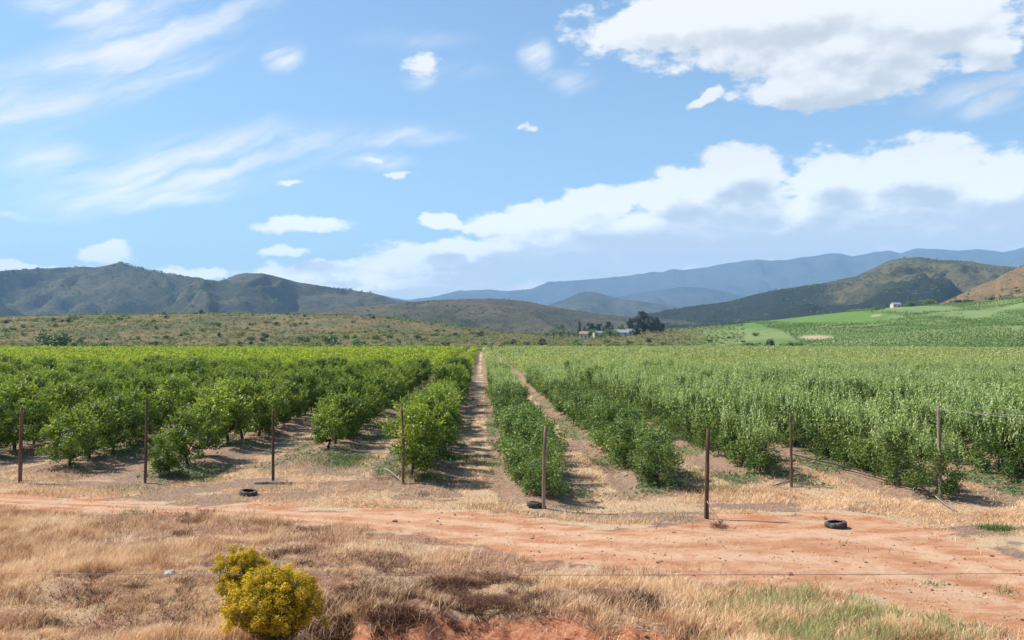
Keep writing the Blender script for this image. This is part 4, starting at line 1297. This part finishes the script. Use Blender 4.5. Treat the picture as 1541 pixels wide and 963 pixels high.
FD = 640
far_tree(926, FD - 45, 16, 12, 'round', "leafy_tree", "low green tree in front of the left end of the long farmhouse")
far_tree(958, FD - 40, 18, 14, 'pine', "evergreen_tree", "dark low tree in front of the small white outbuilding")
far_tree(995, FD + 5, 16, 14, 'pine', "evergreen_tree", "lowest dark evergreen at the right end of the farm trees")
far_tree(905, FD - 40, 14, 10, 'round', "leafy_tree", "small green tree in front of the tan house")
far_tree(872, FD, 9, 27, 'cypress', "cypress_tree", "narrow dark cypress at the left side of the farm")
far_tree(967, FD + 10, 28, 34, 'pine', "evergreen_tree", "tallest broad dark evergreen at the right of the farm")
far_tree(952, FD, 26, 25, 'pine', "evergreen_tree", "dark evergreen just left of the tallest one at the farm")
far_tree(984, FD + 5, 26, 25, 'pine', "evergreen_tree", "dark evergreen just right of the tallest one at the farm")
far_tree(916, FD + 10, 18, 22, 'pine', "evergreen_tree", "round dark tree in the middle of the farm")
far_tree(888, FD + 30, 26, 20, 'pine', "evergreen_tree", "dark tree behind the white house beside the cypress")
far_tree(902, FD + 30, 18, 19, 'pine', "evergreen_tree", "low dark tree between cypress and the round farm tree")
far_tree(934, FD + 20, 16, 16, 'round', "leafy_tree", "small green tree behind the grey farmhouse roofs")
far_tree(891, FD - 30, 18, 16, 'pale', "leafy_tree", "pale round tree in front of the white house")
far_tree(918, FD - 35, 20, 15, 'round', "leafy_tree", "green round tree in front of the middle of the farm")
for i, (px, w, h, lab) in enumerate(((822, 14, 12, "first pale tree from the left in the farm's tree row"), (833, 13, 15, "second pale tree from left in the farm's tree row"), (845, 15, 16, "third pale tree from left in the farm's tree row"),
                                (856, 13, 15, "fourth pale tree from left in the farm's tree row"), (865, 10, 11, "last pale tree in the row, next to the cypress"))):
    far_tree(px, FD - 20, w, h, 'pale', "leafy_tree", lab, group="pale trees in a row left of the farm")
far_tree(843, FD + 20, 20, 20, 'round', "leafy_tree", "yellow-green tree rising behind the row of pale trees")


# farm buildings
def plain_mat(name, c, rough=0.8, var=0.15, scale=0.8):
    m, nt, out = new_mat(name)
    p = nt.node('ShaderNodeTexCoord').outputs['Object']
    principled(nt, out, nt.mix(nt.rmp(nt.noise(p, scale, 5, .6), .3, .7), tuple(v * (1 - var) for v in c), c), rough, .2)
    return m


WHITE = plain_mat("whitewashed_wall", (0.50, 0.48, 0.43)); TANW = plain_mat("tan_wall", (0.60, 0.50, 0.38))
ROOFG = plain_mat("grey_metal_roof", (0.24, 0.26, 0.29), .7); ROOFR = plain_mat("rusty_roof", (0.30, 0.16, 0.11)); GLASS = plain_mat("dark_window_glass", (0.03, 0.035, 0.04), .15)
DOORM = plain_mat("brown_door", (0.16, 0.09, 0.05))


def box_np(cx, cy, cz, sx, sy, sz):
    V = np.array([(cx + a * sx / 2, cy + b * sy / 2, cz + c * sz / 2) for a in (-1, 1) for b in (-1, 1) for c in (-1, 1)])
    Fc = np.array([(0, 1, 3, 2), (4, 6, 7, 5), (0, 4, 5, 1), (2, 3, 7, 6), (0, 2, 6, 4), (1, 5, 7, 3)])
    return V, Fc


def house(px, d, w, dpt, h, rh, rot, wall, roof, label, name="farmhouse", chimney=False):
    x, y, z = at_depth(px, d)
    o = empty(name, (x, y, z), rot); tag(o, label, "house")
    # walls with gables
    a, b = w / 2, dpt / 2
    V = np.array([(-a, -b, -.5), (a, -b, -.5), (a, b, -.5), (-a, b, -.5), (-a, -b, h), (a, -b, h), (a, b, h), (-a, b, h), (-a, 0, h + rh), (a, 0, h + rh), (-a, -b * .5, h + rh * .5), (a, -b * .5, h + rh * .5)])
    Fc = np.array([(0, 1, 5, 4), (2, 3, 7, 6), (1, 2, 6, 5), (3, 0, 4, 7), (4, 10, 8, 7), (5, 6, 9, 11), (0, 3, 2, 1)])
    obj("wall", mesh_np("wall", V, Fc, wall), o)
    e = .45; t = .12
    rp = []
    for s in (-1, 1):
        y0, z0, y1, z1 = s * (b + e), h - e * rh / b + .05, s * 0.0, h + rh + .05
        V = np.array([(-a - e, y0, z0), (a + e, y0, z0), (a + e, y1, z1), (-a - e, y1, z1), (-a - e, y0, z0 + t), (a + e, y0, z0 + t), (a + e, y1, z1 + t), (-a - e, y1, z1 + t)])
        rp.append((V, np.array([(0, 1, 2, 3), (4, 7, 6, 5), (0, 4, 5, 1), (3, 2, 6, 7), (0, 3, 7, 4), (1, 5, 6, 2)])))
    V, Fc = join(rp)
    ro = obj("roof", mesh_np("roof", V, Fc, roof), o)
    if chimney:
        V, Fc = join([box_np(a * .6, b * .3, h + rh + .1, .7, .7, 1.8), box_np(a * .6, b * .3, h + rh + 1.05, .85, .85, .14)])
        obj("chimney", mesh_np("chimney", V, Fc, wall), ro)
    nw = max(2, int(w / 3.2))
    for i in range(nw):
        cx = -a + w * (i + .5) / nw
        if i == nw // 2:
            V, Fc = box_np(cx, -b - .02, 1.05, 1.0, .08, 2.1); obj("door", mesh_np("door", V, Fc, DOORM), o)
        else:
            V, Fc = box_np(cx, -b - .01, 1.65, 1.3, .08, 1.2); wn = obj("window", mesh_np("window", V, Fc, GLASS), o)
            V, Fc = join([box_np(cx, -b - .06, 1.0, 1.5, .14, .1), box_np(cx, -b - .06, 2.3, 1.5, .1, .1), box_np(cx, -b - .055, 1.65, .06, .05, 1.2)])
            obj("frame", mesh_np("frame", V, Fc, wall), wn)
    return o


house(880, FD - 28, 6.5, 5, 3.4, 1.5, -.5, WHITE, ROOFR, "little white house beside the cypress")
house(899, FD - 5, 7, 5, 3.2, 1.4, .3, TANW, ROOFG, "tan house half hidden between the dark farm trees")
house(936, FD - 20, 9, 6, 2.8, 1.9, -.15, WHITE, ROOFG, "long farmhouse with pale grey roof left of the evergreens", chimney=True)
house(949, FD - 5, 7, 5, 3.0, 1.5, .4, WHITE, ROOFG, "small white outbuilding right of the long farmhouse")
house(1348, 735, 7, 5, 2.8, 1.4, .1, WHITE, ROOFG, "white shed alone on the vineyard crest", name="shed")

# ------------------------------------------------------------------ far ground cover
r = np.random.default_rng(91); parts = []
n = 11000
for _ in range(n):
    d = 374 + 400 * r.uniform() ** 1.1; px = r.uniform(-250, 1120)
    x, y = from_cam(d, (px - W0 / 2) / F0 * d); z = float(zg(x, y))
    s = r.uniform(.5, 2.0) * (1.5 if r.uniform() < .15 else 1)
    parts.append(crown_np(r, np.array([[x, y, z + .25 * s]]), np.array([[s, s, s * .55]]), 16, .33, .6, .5, float(np.clip(r.normal(.50, .30), .02, .98)), .25))
for _ in range(900):      # greener, irregular thicket patches on the near part of the slope
    px = r.uniform(-100, 760); d = 385 + 150 * r.uniform() ** 1.5
    x, y = from_cam(d, (px - W0 / 2) / F0 * d)
    if float(fbm(x / 28, y / 20, 123)) < .5: continue
    z = float(zg(x, y)); s = r.uniform(1.0, 3.2)
    parts.append(crown_np(r, np.array([[x, y, z + .35 * s]]), np.array([[s, s, s * .6]]), 22, .3, .6, .5, float(np.clip(r.normal(.6, .15), .05, .9)), .3))
for _ in range(1500):     # green thicket along the far edge of the orchard
    px = r.uniform(-300, 700); d = 372 + 22 * r.uniform()
    x, y = from_cam(d, (px - W0 / 2) / F0 * d); z = float(zg(x, y)); s = r.uniform(1.2, 3.0)
    parts.append(crown_np(r, np.array([[x, y, z + .4 * s]]), np.array([[s, s, s * .6]]), 16, .33, .6, .5, float(np.clip(r.normal(.62, .15), .05, .95)), .25))
for nm, lo, hi, size, cnt, nl in (('brown_hillside', 1320, 1900, 2.6, 1300, 12), ('dark_hill', 900, 1900, 6.5, 2600, 9), ('valley_rise', 350, 1150, 5.5, 1500, 8), ('mountain_side', -250, 800, 11.0, 3000, 7)):
    me = bpy.data.objects[nm].data; co = np.empty(len(me.vertices) * 3, np.float32); me.vertices.foreach_get("co", co); co = co.reshape(-1, 3)
    dep_, _ = to_cam(co[:, 0], co[:, 1]); pxx = px_of(co[:, 0], co[:, 1])
    ok = np.where((pxx > lo) & (pxx < hi) & (co[:, 2] > 2) & (fbm(co[:, 0] / (size * 22), co[:, 1] / (size * 22), 19) > .44))[0]
    for j in r.choice(ok, min(cnt, len(ok)), replace=False):
        s = size * r.uniform(.45, 1.3); jit_ = r.normal(size=2) * size
        parts.append(crown_np(r, co[j][None, :] + np.array([[jit_[0] * .5, jit_[1] * .5, .1 * s]]), np.array([[s, s, s * .5]]) * .8, nl, s * .36, .6, .5, float(np.clip(r.normal(.2, .14), .0, .45)), .2))
V, Fc, T = join(parts)
tag(obj("scrub", mesh_np("scrub", V, Fc, L_scrub, T)), "dry brown and olive scrub covering the slope behind the orchard", "scrub", kind='stuff')

# vineyard rows on the right slope
parts = []
for ri in range(130):
    base = 300 + ri * 4.2
    if base > 760: break
    ph = r.uniform(0, 1.5)
    for ci_ in range(370):
        d = base + ci_ * 0.20 + r.normal() * .25; lat = 95 + ph + ci_ * 1.5 + r.normal() * .3
        if d > 752: break
        px = W0 / 2 + F0 * lat / d
        if d < float(fend(px)) + 14: continue
        if px < 1215 - (d - 385) * 0.25 or px > 1860: continue
        x, y = from_cam(d, lat)
        dens = float(fbm(x / 40, y / 40, 55))
        z = float(zg(x, y)); py_ = HORIZ - (z - CAMZ) * F0 / d
        if dens < .36 and d > 430: continue
        if math.hypot((px - 1235) / 125, (py_ - 478) / 9) < 1 or math.hypot((px - 1380) / 70, (py_ - 465) / 5) < 1 or math.hypot((px - 1228) / 28, (py_ - 508) / 4) < 1: continue
        s = r.uniform(.7, 1.25)
        parts.append(crown_np(r, np.array([[x, y, z + .8 * s]]), np.array([[1.0, .6, .75]]) * s, 9, .34, .6, .5, float(np.clip(.35 + dens * .5 + r.normal() * .12, 0, 1)), .3))
V, Fc, T = join(parts)
tag(obj("vineyard", mesh_np("vineyard", V, Fc, L_vine, T)), "bright green vine rows on the gentle slope at right", "vineyard", kind='stuff')

# ------------------------------------------------------------------ haze: even air round the whole place
hz = np.array([(a, b, c) for a in (-19000, 19000) for b in (-300, 15500) for c in (-60, 1520)], float)
hf = np.array([(0, 1, 3, 2), (4, 6, 7, 5), (0, 4, 5, 1), (2, 3, 7, 6), (0, 2, 6, 4), (1, 5, 7, 3)])
hm = bpy.data.materials.new("haze_air"); hm.use_nodes = True
ht = NT(hm.node_tree); ht.n.clear()
ho = ht.node('ShaderNodeOutputMaterial'); pv = ht.node('ShaderNodeVolumePrincipled')
pv.inputs['Color'].default_value = (0.39, 0.66, 1.0, 1); pv.inputs['Density'].default_value = 8.5e-5
pv.inputs['Anisotropy'].default_value = 0.0
ht.l.new(pv.outputs[0], ho.inputs['Volume'])
haze = obj("haze", mesh_np("haze", hz, hf, hm)); tag(haze, kind='stuff')
haze['label'] = "blue-tinted air fading the far mountains"; haze['category'] = "haze"
